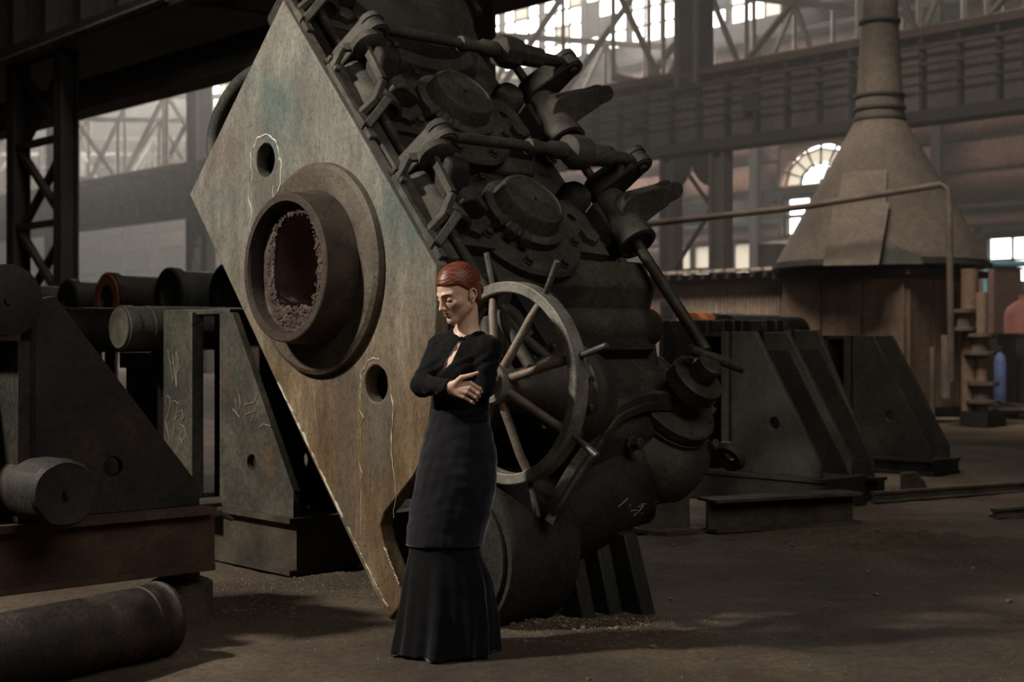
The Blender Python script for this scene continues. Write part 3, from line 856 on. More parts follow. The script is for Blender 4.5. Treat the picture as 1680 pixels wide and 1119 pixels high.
# crust lumps round the opening
lump = MB(); rnd = random.Random(4)
for k in range(420):
    p = Vector((0,)+inner[rnd.randrange(72)]); d = (p-Vector((0, cv, cn))).normalized()
    q = p + d*rnd.uniform(-.006, .05)+side*rnd.uniform(-.012, .012)+down*rnd.uniform(-.012, .012); r = rnd.uniform(.004, .012)
    lump.ell((-.158, q.y, q.z), (r*.6, r, r*rnd.uniform(.6, 1.3)), n=7, m=5)
for k in range(160):
    q = Vector((0, cv, cn))+down*rnd.uniform(.2, .3)+side*rnd.uniform(-.16, .12); r = rnd.uniform(.006, .017)
    lump.ell((-.15, q.y, q.z), (r, r, r), n=7, m=5)
lo = mput(lump, 'crust', 'liner', liner); lo['kind'] = 'stuff'
bo = MB(); n72 = len(inner); sv = [(-.13, a, b_) for a, b_ in inner] + [(.55, cv+(a-cv)*.86, cn+(b_-cn)*.86) for a, b_ in inner]
bo.add(sv, [(i, (i+1) % n72, n72+(i+1) % n72, n72+i) for i in range(n72)] + [tuple(n72+i for i in range(n72))])
mput(bo, 'bore', 'bore')
mput(MB().ring(cen(0), -Xb, [(0, .30), (.10, .30), (.10, .35), (0, .35)], 48), 'inner_seat', 'collar')

# main casting
body = MB()
body.prism([(.35, .45), (.75, 1.02), (1.05, 1.2), (4.6, 1.2), (4.6, 1.1), (3.25, 1.0), (2.9, .7), (2.8, .2), (.8, .15)], (.58, 0, 0), Yv, Zn, Xb, 1.17)
mput(body, 'body_casting', 'machine', bevel=.03)
mput(MB().prism([(.95, 1.10), (1.1, 1.34), (1.28, 1.36), (1.3, 1.15)], (.5, 0, 0), Yv, Zn, Xb, 1.2), 'front_ledge', 'machine', bevel=.02)
mput(MB().box((1.12, .86, 1.02), (.98, .14, .26)), 'slot_shade_block', 'machine_dark')  # no real recess: a block coloured dark as the slot's shade

def hexbolt(parent, p, axis=Zn, r=.032, h=.03, mt='machine'):
    m = MB(); p = Vector(p); m.lathe(p-Vector(axis)*.004, axis, [(0, r*1.35), (.008, r*1.35), (.009, r), (h, r), (h+.006, r*.75)], 6 if True else 8)
    return m.build('bolt', M[mt], parent)

def plate_arm(p0, r0, p1, r1, axis, th, n=14):
    # outline round two ends, given thickness along axis
    p0 = Vector(p0); p1 = Vector(p1); ax = Vector(axis).normalized(); d = p1-p0; d = (d-ax*d.dot(ax)).normalized(); e = ax.cross(d)
    a = math.acos(max(-1, min(1, (r0-r1)/(p1-p0).length)))
    pts = [p1+(d*math.cos(t)+e*math.sin(t))*r1 for t in [-a+2*a*k/n for k in range(n+1)]] + [p0+(d*math.cos(t)+e*math.sin(t))*r0 for t in [a+(2*PI-2*a)*k/n for k in range(n+1)]]
    m = MB(); k = len(pts)
    m.add([p-ax*th/2 for p in pts]+[p+ax*th/2 for p in pts], [tuple(range(k)), tuple(reversed(range(k, 2*k)))]+[(i_, (i_+1) % k, k+(i_+1) % k, k+i_) for i_ in range(k)])
    return m

def module(i, vc, low=False):
    first = (i == 0)
    sd = MB(); sd.prism([(-.43, vc-.36), (-.62, vc-.1), (-.62, vc+.12), (-.36, vc+.34), (.36, vc+.34), (.62, vc+.12), (.62, vc-.1), (.45, vc-.36)], (.88, 0, 1.12), Xb, Yv, Zn, .2)
    saddle = mput(sd, 'saddle_casting', 'machine', bevel=.025)
    fl = MB(); fl.lathe((.83, vc-.02, 1.29), Zn, [(0, .37), (.02, .39), (.1, .395), (.12, .375), (.125, .30), (.13, .255)], 48, wob=.03)
    cf = mput(fl, 'cap_flange', 'machine', angle=30)
    for k in range(8):
        a = 2*PI*k/8+.35; hexbolt(cf, (.83+.335*math.cos(a), vc-.02+.335*math.sin(a), 1.417), r=.026)
    if i == 2:
        m = MB(); m.lathe((.95, vc+.12, 1.2), Zn, [(0, .62), (.12, .62), (.2, .58), (.22, .5), (.3, .48), (.36, .42), (.4, .3)], 48); mput(m, 'dome_casting', 'machine', angle=30)
    cp = MB(); cp.lathe((.83, vc, 1.42), Zn, [(0, .25), (.05, .25), (.06, .235), (.062, .205), (.075, .20), (.135, .19), (.15, .18), (.152, .166), (.146, .16)], 48)
    cap = mput(cp, 'bearing_cap', 'machine', angle=30)
    MB().lathe((.83, vc, 1.565), Zn, [(0, .012), (.008, .010)], 10).build('centre_mark', M['machine_dark'], cap)
    for k in range(3):
        a = PI*1.12+k*.32; d = Vector((math.cos(a), math.sin(a), 0))
        m = MB(); m.cyl(Vector((.83, vc, 1.47))+d*.215, Vector((.83, vc, 1.47))+d*.30, .032, n=10); m.build('set_screw', M['machine'], cap)
    # lugs left and right with bolt holes
    for sx, bx in ((-1, .42), (1, 1.27)):
        m = MB(); m.prism([(bx-.13, vc-.22), (bx+.1, vc-.24), (bx+.12, vc+.08), (bx+.05, vc+.2), (bx-.12, vc+.17)], (0, 0, 1.28), Xb, Yv, Zn, .13, holes=[circ((bx-.01, vc+.05), .03, 12)])
        lug = mput(m, 'mount_lug', 'machine', bevel=.018)
        m = MB(); m.lathe((bx, vc-.12, 1.40), Zn, [(0, .062), (.05, .062), (.06, .05)], 6); m.build('nut', M['machine'], lug)
    # shafts bosses on both sides
    for side_, bx in ((-1, .24), (1, 1.64)):
        if side_ > 0 and i >= 2: continue
        m = MB(); m.lathe((bx, vc+.22, 1.43), -Yv, [(0, .085), (.03, .1), (.22, .105), (.30, .118), (.36, .122), (.375, .122), (.38, .10), (.365, .09), (.365, .04)], 28)
        boss = mput(m, 'rod_boss', 'bracket' if side_ < 0 and i >= 0 else 'machine', angle=30)
        m = MB(); m.prism([(bx-.1, vc-.08), (bx+.1, vc-.08), (bx+(.12 if side_ < 0 else .06), vc+.2), (bx-(.06 if side_ < 0 else .12), vc+.2)], (0, 0, 1.1), Xb, Yv, Zn, .33)
        mput(m, 'boss_pedestal', 'machine_dark' if side_ < 0 else 'machine', bevel=.03)
        if side_ > 0 and i >= 2: continue
        # crank arm rising from boss to the tie rod
        top = Vector((bx+(.02 if side_ < 0 else .1), vc+.28, 1.69))
        m = plate_arm((bx, top.y, 1.45), .10, tuple(top), .062, Yv, .13)
        arm = mput(m, 'crank_arm', 'machine', bevel=.012)
        for q in (-1, 1):
            m = MB(); m.lathe(top+Yv*(q*.04)-Yv*.018, Yv, [(0, .07), (.036, .07)], 20); m.build('clevis_cheek', M['machine' if side_ > 0 else 'bracket'], arm)
        m = MB(); m.cyl(top-Yv*.085, top+Yv*.085, .026, n=12); m.build('clevis_pin', M['steel_rod'], arm)
        # second, lower block arm
        if side_ < 0:
            m = plate_arm((bx+.04, vc+.04, 1.48), .10, (bx+.04, vc+.10, 1.62), .068, Xb, .14)
            lvb = mput(m, 'lever_block', 'machine_dark', bevel=.02)
            m = plate_arm((bx+.1, vc-.02, 1.53), .07, (bx+.2, vc-.02, 1.50), .05, Yv, .12); m.build('lever_boss', M['machine'], lvb, bevel=.015)
            m = MB(); m.lathe((bx-.02, vc+.2, 1.62), Yv, [(-.03, .085), (-.02, .1), (.02, .1), (.03, .085)], 24); mput(m, 'pivot_collar', 'bracket')
        else:
            a0 = Vector((bx+.02, vc+.05, 1.5)); a1 = Vector((bx+.38, vc+.16, 1.60))
            fx = Vector((-.15, -.8, .6)).normalized()
            m = plate_arm(tuple(a0), .10, tuple(a0.lerp(a1, .7)), .058, fx, .13)
            fork = mput(m, 'fork_arm', 'machine', bevel=.012)
            dd = (a1-a0).normalized()
            for q in (-1, 1):
                pr = fx*.045*q
                m = plate_arm(tuple(a0.lerp(a1, .6)+pr), .055, tuple(a1+pr), .05, fx, .036); m.build('fork_prong', M['machine'], fork, bevel=.008)
            m = MB(); m.lathe((bx-.22, vc+.24, 1.3), Zn, [(0, .1), (.12, .1), (.16, .07)], 18); mput(m, 'plug', 'machine')
            for q in range(2):
                hexbolt(saddle, (bx-.2+q*.1, vc-.1-q*.12, 1.33), r=.03)
    # tie rod across with turnbuckle
    y, z = vc+.28, 1.69
    m = MB(); m.cyl((.26, y, z), (1.74, y, z), .03, n=16); rod = mput(m, 'tie_rod', 'machine')
    m = MB(); m.lathe((.86, y, z), Xb, [(0, .03), (.01, .045), (.06, .045), (.07, .036), (.16, .036), (.18, .05), (.3, .05)], 16); m.build('rod_sleeve', M['machine'], rod)
    m = MB(); m.lathe((1.14, y, z), Xb, [(0, .05), (.03, .095), (.1, .1), (.16, .095), (.19, .06), (.21, .06), (.215, .065), (.36, .062), (.37, .04), (.5, .036)], 8 if i else 20); m.build('turnbuckle', M['machine'], rod, bevel=.006)
    # left long rod
    lo = vc-.62
    if i > 0:
        m = MB(); m.cyl((.24, vc-.1, 1.43), (.24, vc-.66, 1.43), .031, n=14); mput(m, 'long_rod', 'steel_rod')
        m = MB(); m.cyl((1.64, vc-.1, 1.43), (1.64, vc-.66, 1.43), .028, n=14); mput(m, 'long_rod', 'steel_rod')
    else:
        m = MB(); m.cyl((.24, vc-.1, 1.43), (.24, .42, 1.43), .031, n=14); mput(m, 'long_rod', 'machine')
    # bent bracket frame on the plate edge
    m = MB()
    cor = [(.05, vc+.16, 1.45), (.10, vc+.23, 1.56), (.2, vc+.20, 1.62), (.2, vc-.06, 1.6), (.15, vc-.14, 1.53), (.05, vc-.2, 1.45)]
    for k in range(len(cor)):
        m.bar(cor[k], cor[(k+1) % len(cor)], .045, .035, up=(1, 0, 0))
    m.bar((.05, vc-.2, 1.45), (.05, vc-.3, 1.46), .05, .06); m.bar((.05, vc-.3, 1.46), (.2, vc-.17, 1.56), .045, .05)
    br = mput(m, 'bracket_frame', 'bracket', bevel=.005)
    m = MB(); m.bar((.06, vc+.2, 1.44), (.06, vc-.38, 1.44), .05, .06); m.build('bracket_rail', M['bracket'], br, bevel=.006)
    for q in range(2): hexbolt(br, (.06, vc+.22-q*.08, 1.47), r=.022, mt='bracket')
VC = [1.5, 2.36, 3.22, 4.08]
for i, vc in enumerate(VC): module(i, vc)
# hose loop behind the plate's left corner
hp = smooth_path([(.4, 3.2, .95), (.4, 3.5, .675), (.4, 3.617, .5), (.4, 3.667, .303), (.4, 3.66, .128), (.4, 3.586, -.017), (.4, 3.42, -.06), (.4, 3.0, .1), (.4, 2.6, .25)])
mput(MB().tube(hp, .045, 10), 'hose_loop', 'roll_green')
mput(MB().tube([p+Vector((.07, -.03, .03)) for p in hp], .045, 10), 'hose_loop', 'roll_green')

# drive shaft rod down to the T handle and lifting screw (right)
TB, TV = 1.62, .47
mput(MB().cyl((1.64, 1.4, 1.43), (1.62, .54, 1.42), .034, n=16), 'drive_rod', 'steel_rod')
scr = MB(); scr.lathe((TB, TV, 1.06), Zn, [(0, .12), (.1, .12), (.12, .105), (.135, .105), (.14, .155), (.225, .155), (.235, .13), (.238, .08), (.34, .075), (.345, .06)], 36)
screw = mput(scr, 'lifting_screw', 'steel_rod', angle=30)
mput(MB().cyl((TB-.09, TV+.1, 1.40), (TB+.24, TV-.04, 1.40), .028, n=14), 'tommy_bar', 'steel_rod')
MB().lathe((TB-.09, TV+.1, 1.40), Vector((-.33, .14, 0)), [(0, .03), (.004, .034), (.01, .02)], 14).build('bar_end', M['handle'], screw)
sf = MB(); sf.lathe((TB, TV, .93), Zn, [(0, .24), (.03, .265), (.07, .268), (.075, .25), (.085, .25), (.09, .262), (.135, .262), (.145, .25), (.15, .2)], 48)
sfl = mput(sf, 'screw_flange', 'machine', angle=30)
for k in range(6):
    a = 2*PI*k/6+.3; hexbolt(sfl, (TB+.232*math.cos(a), TV+.232*math.sin(a), 1.072), r=.012, h=.012)
vol = MB(); vol.lathe((TB-.02, TV-.04, .48), Zn, [(0, .16), (.05, .25), (.12, .32), (.22, .37), (.31, .385), (.38, .37), (.43, .335), (.46, .29), (.48, .25), (.5, .2)], 48, wob=.04)
mput(vol, 'volute_casing', 'machine', angle=50)
mput(MB().hspheres([((TB-.32, TV-.2, .86), .07), ((TB-.42, TV-.3, .84), .055), ((TB-.25, TV-.12, .8), .09)], 12), 'casing_lug', 'machine', angle=50)
mput(MB().hspheres([((1.42, .36, .62), .3), ((1.1, .22, .62), .3), ((.7, .1, .58), .28)], 22), 'lower_casing', 'machine_dark', angle=60)
for (p, ax) in (((1.17, .26, 1.0), (.1, -.6, .8)), ((1.36, .5, 1.03), (0, 0, 1)), ((1.86, .25, .93), (0, -.4, 1))):
    hexbolt(mill, p, Vector(ax).normalized(), .034, .06)
# split flange running round the casing
fp = [(2.02, .5, 1.0), (1.9, .62, 1.04), (1.72, .6, 1.08), (1.548, .47, 1.13), (1.312, .466, 1.14), (1.05, .40, 1.14), (.88, .31, 1.14), (.736, .207, 1.14), (.471, .035, 1.14), (.35, -.06, 1.1), (.33, -.1, 1.0)]
m = MB(); sp = smooth_path(fp)
for off_ in (0, 1):
    mm = MB(); mm.tube([q+Vector((.012, -.035, -.035))*off_ for q in sp], .032, 4); mput(mm, 'split_flange', 'machine', angle=50)
# gear housing between wheel and screw
gh = MB(); gh.hull([(b_, v_, n_) for b_, v_, n_ in ((.7, .05, .3), (.7, .85, .4), (.7, .85, 1.05), (.7, .6, 1.18), (.7, .26, 1.08), (1.75, .1, .4), (1.75, .95, .5), (1.75, .95, .98), (1.55, .72, 1.06), (1.5, .35, 1.02), (1.1, .62, 1.16))])
mput(gh, 'gear_housing', 'machine', bevel=.05)
mput(MB().box((1.5, .80, 1.045), (.3, .26, .05)), 'cover_pad', 'machine', bevel=.01)
dr = MB(); dr.lathe((.98, 1.0, 1.1), Xb, [(0, .10), (.02, .125), (.6, .128), (.72, .125), (.78, .11), (.82, .07)], 32)
mput(dr, 'drive_drum', 'machine', angle=40)
hf = MB(); hf.lathe((.5, .445, 1.2), Xb, [(0, .16), (.06, .2), (.1, .27), (.16, .275), (.18, .26), (.3, .22)], 40)
hub_fl = mput(hf, 'bearing_flange', 'machine', angle=30)
for k in range(10):
    a = 2*PI*k/10
    hexbolt(hub_fl, Vector((.6, .445, 1.2))+Vector((0, math.cos(a), math.sin(a)))*.24, -Xb, .022, .03)
bl = MB(); bl.lathe((.2, .445, 1.25), Xb, [(0, .07), (.05, .1), (.18, .13), (.3, .17)], 28); mput(bl, 'bearing_hub', 'machine', angle=40)
mput(MB().tube(smooth_path([(.5, .75, 1.3), (.42, .86, 1.35), (.3, .85, 1.36), (.2, .74, 1.34), (.22, .6, 1.3)]), .04, 10), 'grease_pipe', 'machine')
mput(MB().tube(smooth_path([(.3, .95, 1.36), (.4, .75, 1.34), (.55, .6, 1.3)]), .03, 10), 'grease_pipe', 'machine')

# handwheel: rim, eight spokes, eight handles, hub
WC = Vector((.2, .445, 1.31))
e1, e2 = zt(0), zt(PI/2)
rim = MB(); rim.ring(WC, Xb, [(-.045, .432), (-.05, .438), (-.05, .478), (-.045, .484), (.03, .484), (.035, .478), (.035, .438), (.03, .432)], 96)
wheel = mput(rim, 'handwheel', 'wheel', angle=30)
for k in range(8):
    a = math.radians((-16, 29, 74, 119, 164, 209, 252, 293)[k]); d = zt(a)
    p0 = WC+Vector((-.09, 0, 0))+d*.075; p1 = WC+Vector((-.035, 0, 0))+d*.35; p2 = WC+d*.45
    MB().tube([p0, p0.lerp(p1, .5), p1, p1.lerp(p2, .5)+d*.0, p2], [.024, .021, .021, .022, .02], 12).build('spoke', M['spoke'], wheel)
    MB().tube([WC+d*.47, WC+d*.56, WC+d*.65, WC+d*.655], [.015, .016, .0165, .012], 12).build('grip', M['handle'], wheel)
hb = MB(); hb.lathe(WC+Vector((.1, 0, 0)), -Xb, [(0, .06), (.13, .065), (.14, .095), (.235, .1), (.245, .092), (.247, .07), (.24, .06)], 32)
MB().lathe(WC+Vector((-.139, 0, 0)), -Xb, [(0, .06), (.008, .055), (.010, .02)], 24, wob=.2).build('hub_face', M['hub_grease'], hb.build('hub', M['wheel'], wheel, angle=30))

# foot: round lower casing, claw with slots, base
lc = MB(); lc.lathe((.14, .02, .52), Xb, [(0, .38), (.03, .40), (.42, .40), (.46, .38), (.47, .3)], 48)
mput(lc, 'lower_barrel', 'machine_dark', angle=35)
mput(MB().ring((.12, .02, .52), Xb, [(0, .30), (.05, .30), (.05, .34), (0, .34)], 40), 'barrel_ring', 'machine_dark')
# claw standing on the floor (z up in hall axes -> machine axes)
Wl = lambda b_, t_, z: Vector((b_, z*mv.z - t_*.661, z*mn.z + t_*.75))
clw = MB()
for dx in (.74, .94):
    pr = [(-.36, .0), (-.18, .0), (-.14, .1), (-.12, .26), (-.06, .28), (.0, .22), (.04, 0), (.16, 0), (.1, .5), (-.1, .56), (-.3, .5)]
    pr = [(-.30, 0), (-.16, 0), (-.13, .24), (-.05, .3), (.03, .24), (.05, 0), (.2, 0), (.1, .36), (.0, .44), (-.2, .42)]
    clw.prism(pr, Wl(dx, .44, -.03), Wl(0, 1, 0), Wl(0, 0, 1), Xb, .1)
mput(clw, 'claw_foot', 'machine_dark', bevel=.012)
mput(MB().prism([(-.2, .0), (.3, .0), (.16, .42), (-.1, .45)], Wl(1.06, .46, -.03), Wl(0, 1, 0), Wl(0, 0, 1), Xb, .1), 'claw_plate', 'machine_dark', bevel=.01)
mput(MB().hspheres([(tuple(Wl(.95, .42, .52)), .16), (tuple(Wl(.95, .2, .75)), .25)], 12), 'foot_block', 'machine_dark')
# lifting eye
mput(MB().ring(Wl(1.93, .62, .75), Vector((.5, .3, .2)), [(-.03, .045), (.0, .03), (.03, .045), (.03, .085), (0, .1), (-.03, .085)], 24), 'lifting_eye', 'machine')
mput(MB().bar((1.75, .42, .62), Wl(1.93, .54, .8), .07, .05), 'eye_arm', 'machine', bevel=.01)
mput(MB().hspheres([((TB+.2, TV+.35, .95), .07), ((TB+.3, TV-.0, .96), .05), ((TB+.33, TV-.05, .75), .05)], 10), 'side_hook', 'machine', angle=50)
# chalk strokes on the lower casing (a Z and two dashes), laid on its skin
def on_casing(px, py):
    o = Vector((0, 0, 1.4)); d = Vector(((px-840)/F_PX, 1, -(py-559.5)/F_PX)).normalized()
    Ri = R_M.inverted(); ol = Ri @ (o-MP0); dl = Ri @ d
    lowc = bpy.data.objects['lower_casing']
    hit, loc, nor, idx = lowc.ray_cast(ol, dl)
    return loc-dl*.003 if hit else None
def chalk(strokes, name, parent, r=.0035):
    m = MB(); ok = False
    for st in strokes:
        st = [p for p in st if p is not None]
        if len(st) > 1: m.tube(st, r, 5); ok = True
    if ok: m.build(name, M['chalk'], parent)
bpy.context.view_layer.update()
chalk([[on_casing(x, y) for x, y in s] for s in ([(1032, 829), (1055, 827), (1078, 823)], [(1046, 832), (1056, 829), (1049, 838), (1040, 846), (1054, 842)], [(1014, 832), (1030, 818)], [(1035, 838), (1045, 837)])], 'chalk_mark', bpy.data.objects['lower_casing'], .0025)
# ------------------------------------------------------------------ roll stands: base beam, post, gusset
def ibeam(mb, L, H, Wd, tf=.03, tw=.03, along=Vector((1, 0, 0)), o=Vector((0, 0, 0))):
    # I section in the plane across `along`, from o
    a = Vector(along).normalized(); sdv = a.cross(ZX)
    p = [(-Wd/2, 0), (Wd/2, 0), (Wd/2, tf), (tw/2, tf), (tw/2, H-tf), (Wd/2, H-tf), (Wd/2, H), (-Wd/2, H), (-Wd/2, H-tf), (-tw/2, H-tf), (-tw/2, tf), (-Wd/2, tf)]
    return mb.prism(p, o, sdv, ZX, a, L)

def beam_box(mb, L, H, Wd, along, o, lip=.03, lt=.03):
    # closed box beam with projecting top and bottom lips
    a = Vector(along).normalized(); s = a.cross(ZX)
    p = [(-Wd/2-lip, 0), (Wd/2+lip, 0), (Wd/2+lip, lt), (Wd/2, lt), (Wd/2, H-lt), (Wd/2+lip, H-lt), (Wd/2+lip, H), (-Wd/2-lip, H), (-Wd/2-lip, H-lt), (-Wd/2, H-lt), (-Wd/2, lt), (-Wd/2-lip, lt)]
    return mb.prism(p, o, s, ZX, a, L)

# --- left front stand (dark), gusset lies along BX
O1 = Vector((-1.574, 7.3, 0))
s1 = thing('roll_stand', 'dark rusty roll stand with sloping gusset plate and red-rust base beam, at left front', 'stand', O1)
U, S1 = -BX, TX                        # U: runs left-near along the beam, S1: towards the camera's right
fl = MB(); beam_box(fl, 1.9, .32, .5, U, S1*-.2+ZX*.236, .05, .035); s1b = fl.build('base_beam', M['rust_beam'], s1, bevel=.008)
MB().box(U*-.01+S1*-.2+ZX*.4, (.03, .5, .27), R_HALL).build('end_plate', M['rust_beam'], s1b)
g1 = [(.0, .0), (.02, .07), (.16, .30), (.80, 1.06), (.89, 1.06), (.89, .0)]
g1 = [(.02, .0), (.02, .1), (.80, 1.06), (.90, 1.04), (.92, .0)]
hole1 = [(.5+.05*math.cos(t*PI/10), .225+.05*math.sin(t*PI/10)) for t in range(20)]
for k, off_ in enumerate((.0, -.42)):
    MB().prism(g1, S1*(off_-.02)+ZX*.556, U, ZX, -S1, .05, holes=[hole1]).build('gusset_plate', M['stand_dark'], s1, bevel=.006)
MB().box(U*1.0+S1*-.22+ZX*.98, (.06, .62, .84), R_HALL).build('post_plate', M['stand_dark'], s1, bevel=.005)
MB().box(U*1.42+S1*-.35+ZX*.98, (.5, .3, .84), R_HALL).build('rear_post', M['machine_dark'], s1, bevel=.005)
MB().bar(U*.94+S1*.0+ZX*.56, U*.94+ZX*1.56, .06, .05).build('edge_bar', M['stand_dark'], s1)
hk = MB(); hk.tube([U*-.0+S1*.0+ZX*.50, U*-.08+ZX*.51, U*-.16+ZX*.47], [.02, .018, .01], 8); hk.build('lifting_hook', M['bracket'], s1)
for k, u_ in enumerate((.06, 1.5)):
    MB().lathe(U*u_+S1*-.15+ZX*-.02, (0, 0, 1), [(0, .17), (.17, .165), (.18, .15), (.2, .1), (.262, .1)], 24, wob=.05).build('footing', M['stand_base'], s1)
# rolls resting on it
def roll_shape(r, L, prof=None): return prof or [(0, r*.97), (.006, r), (.06, r), (.065, r*1.05), (.11, r*1.05), (.115, r), (L-.006, r), (L, r*.97)]
o = MB()
tp = O1 + U*1.10 + ZX*1.585
o.lathe((0, 0, 0), -S1, [(0, .0), (.0, .018), (.012, .018), (.0121, .155), (.018, .165), (.9, .165), (.905, .15)], 40, wob=.015)
r1 = o.build('roll', M['machine_dark'], None, angle=35); r1.location = tp + S1*.16
tag(r1, 'dark steel roll end with centre hole, lying on top of the left front stand', 'roll')
o = MB(); o.lathe((0, 0, 0), -S1, [(0, .0), (.0, .014), (.03, .014), (.031, .10), (.025, .14), (.05, .155), (.5, .15), (.505, .12)], 64, wob=.05)
rb = o.build('broken_shaft_end', M['stand_dark'], s1, angle=30); rb.location = U*.93+S1*.40+ZX*(.556+.157)



# --- big roll on the floor, bottom left
ax = Vector((-.56, -.828, .0)).normalized()
rl = MB(); r = .165
prof = [(0, .0), (.0, .13), (-.002, .15), (.008, .168), (.03, .172), (.038, .165), (.05, .158), (.085, .158), (.09, .162), (.13, .162), (.135, .157), (.2, .155), (.205, .158), (.34, .158), (.345, .155), (.5, .157), (.9, .157), (.905, .155), (1.5, .157), (1.9, .157), (1.91, .12)]
rl.lathe((0, 0, 0), ax, prof, 56, wob=.006)
br = rl.build('floor_roll', M['roll'], None, angle=40); br.location = (-1.57, 6.38, .155)
tag(br, 'thick brown grooved steel roll with collared end lying on the floor, bottom left', 'roll')

# --- left rear stand, gusset along TX, turned end
O2 = at(328, 905, 9.35); O2.z = 0
s2 = thing('roll_stand', 'grey stained roll stand with chalk marks and a round-holed gusset, beside the tilted plate', 'stand', O2)
U2 = TX; N2 = -BX                       # along the beam to the near end; N2 out of its face, to the left
m = MB(); beam_box(m, 1.12, .34, .42, U2, N2*-.2+U2*.02, .05, .03); bb = m.build('base_beam', M['stand_base'], s2, bevel=.008)
m = MB(); beam_box(m, .55, .32, .4, BX, U2*.95+BX*.42, .04, .03); m.build('base_return', M['stand_base'], s2, bevel=.008)
gp = [(.28, 0), (1.12, 0), (1.12, .16), (.43, 1.24), (.28, 1.25)]
gh_ = [(.66+.055*math.cos(t*PI/10), .30+.055*math.sin(t*PI/10)) for t in range(20)]
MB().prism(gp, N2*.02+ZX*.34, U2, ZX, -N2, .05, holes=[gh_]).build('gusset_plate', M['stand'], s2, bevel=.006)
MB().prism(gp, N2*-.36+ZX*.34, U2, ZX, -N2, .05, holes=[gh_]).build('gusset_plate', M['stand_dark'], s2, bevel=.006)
MB().box(U2*-.24+N2*.0+ZX*(.34+.63), (.05, .4, 1.28), R_HALL).build('post_plate', M['stand'], s2, bevel=.006)
MB().box(U2*-.03+N2*.01+ZX*(.34+.62), (.09, .04, 1.26), R_HALL).build('post_edge', M['stand'], s2, bevel=.006)
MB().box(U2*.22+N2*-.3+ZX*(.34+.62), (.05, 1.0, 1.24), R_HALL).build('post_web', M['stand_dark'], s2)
MB().box(U2*.0+N2*-.22+ZX*(.34+1.25), (.48, .8, .035), R_HALL).build('post_cap', M['stand'], s2, bevel=.005)
MB().box(U2*.15+N2*-.02+ZX*.35, (.45, .32, .03), R_HALL).build('ledge', M['stand_base'], s2)
m = MB(); beam_box(m, .5, .34, .42, -U2, N2*-.2, .05, .03); m.build('base_beam', M['stand_base'], s2, bevel=.008)
def chalk2(root, o, eu, ev, strokes, r=.004):
    m = MB()
    for st in strokes:
        m.tube([o+eu*x+ev*y for x, y in st], r, 5)
    return m.build('chalk_mark', M['chalk'], root)
# "R73" like scrawl with loops on the post, scribbles above and on the gusset
c0 = U2*-.40+N2*.03+ZX*.82
chalk2(s2, c0, U2, ZX, [[(0, .16), (.02, .21), (.06, .2), (.07, .15), (.03, .08), (.0, .03), (.03, -.03), (.05, -.08), (.04, -.11)],
    [(.09, .17), (.13, .18), (.17, .16), (.14, .08), (.10, -.05), (.09, -.1)], [(.1, .05), (.17, .08)],
    [(.17, .1), (.22, .12), (.24, .07), (.19, .03), (.25, .01), (.27, -.05), (.22, -.09), (.19, -.06), (.22, -.02)]], .0024)
rnd = random.Random(3)
chalk2(s2, c0+ZX*.35, U2, ZX, [[(.05+rnd.uniform(-.02, .1), rnd.uniform(-.08, .22)), (.06+rnd.uniform(0, .14), rnd.uniform(-.1, .2)), (.08+rnd.uniform(0, .1), rnd.uniform(-.1, .2))] for k in range(5)], .0018)
c1 = U2*.5+N2*.025+ZX*.92
chalk2(s2, c1, U2, ZX, [[(-.02, .12), (.0, .02), (.04, .08), (.02, .15)], [(.08, .08), (.2, .1), (.24, .16)], [(.1, .02), (.22, .05), (.16, -.02)], [(.25, -.06), (.3, -.03), (.38, -.04)], [(-.05, .05), (.03, .0)]], .0022)
# roller lying behind the post top
def bar_roll(name, label, px, py, Y, r, L, mt, axis=BX):
    o = MB(); o.lathe((0, 0, 0), axis, [(0, 0), (.0, .012), (.012, .012), (.0121, r*.93), (.01, r*.97), (.018, r), (.09, r), (.092, r*.96), (.2, r*.96), (.204, r*.985), (L-.01, r*.985), (L, r*.9)], 40)
    q = o.build(name, M[mt], None, angle=30); q.location = at(px, py, Y); return tag(q, label, 'roll')
b1 = bar_roll('roll', 'grey-green steel roll with pale round end face, lying level behind the chalk-marked post', 195, 538, 9.7, .155, 1.5, 'roll_green')
b1f = MB(); b1f.lathe((0, 0, 0), BX, [(-.004, .014), (-.004, .138), (.004, .14)], 32); f_ = b1f.build('end_face', M['roll_face'], b1)
b2 = bar_roll('roll', 'dark steel roll seen in the gap behind the left front gusset', 88, 541, 10.4, .17, .95, 'stand_dark')
def trestle(label, p, h, along, L, mt='stand_dark'):
    root = thing('roll_trestle', label, 'stand', (p.x, p.y, 0))
    a = Vector(along); s = a.cross(ZX)
    for k in (0, 1):
        MB().box(a*(k*L)+ZX*(h-.06), (.14, .42, .12), Matrix((a, s, ZX)).transposed()).build('saddle', M[mt], root)
        MB().box(a*(k*L)+ZX*(h/2-.06), (.06, .36, h-.12), Matrix((a, s, ZX)).transposed()).build('upright', M[mt], root)
    MB().box(a*(L/2)+ZX*.08, (L, .3, .12), Matrix((a, s, ZX)).transposed()).build('sole_beam', M[mt], root)
    return root
p = at(195, 538, 9.7)+BX*.42; trestle('dark plate trestle under the grey-green roll at left', p, p.z-.155, BX, .85)
p = at(88, 541, 10.4)+BX*.2; trestle('dark plate trestle under the dark roll at left', p, p.z-.17, BX, .5)

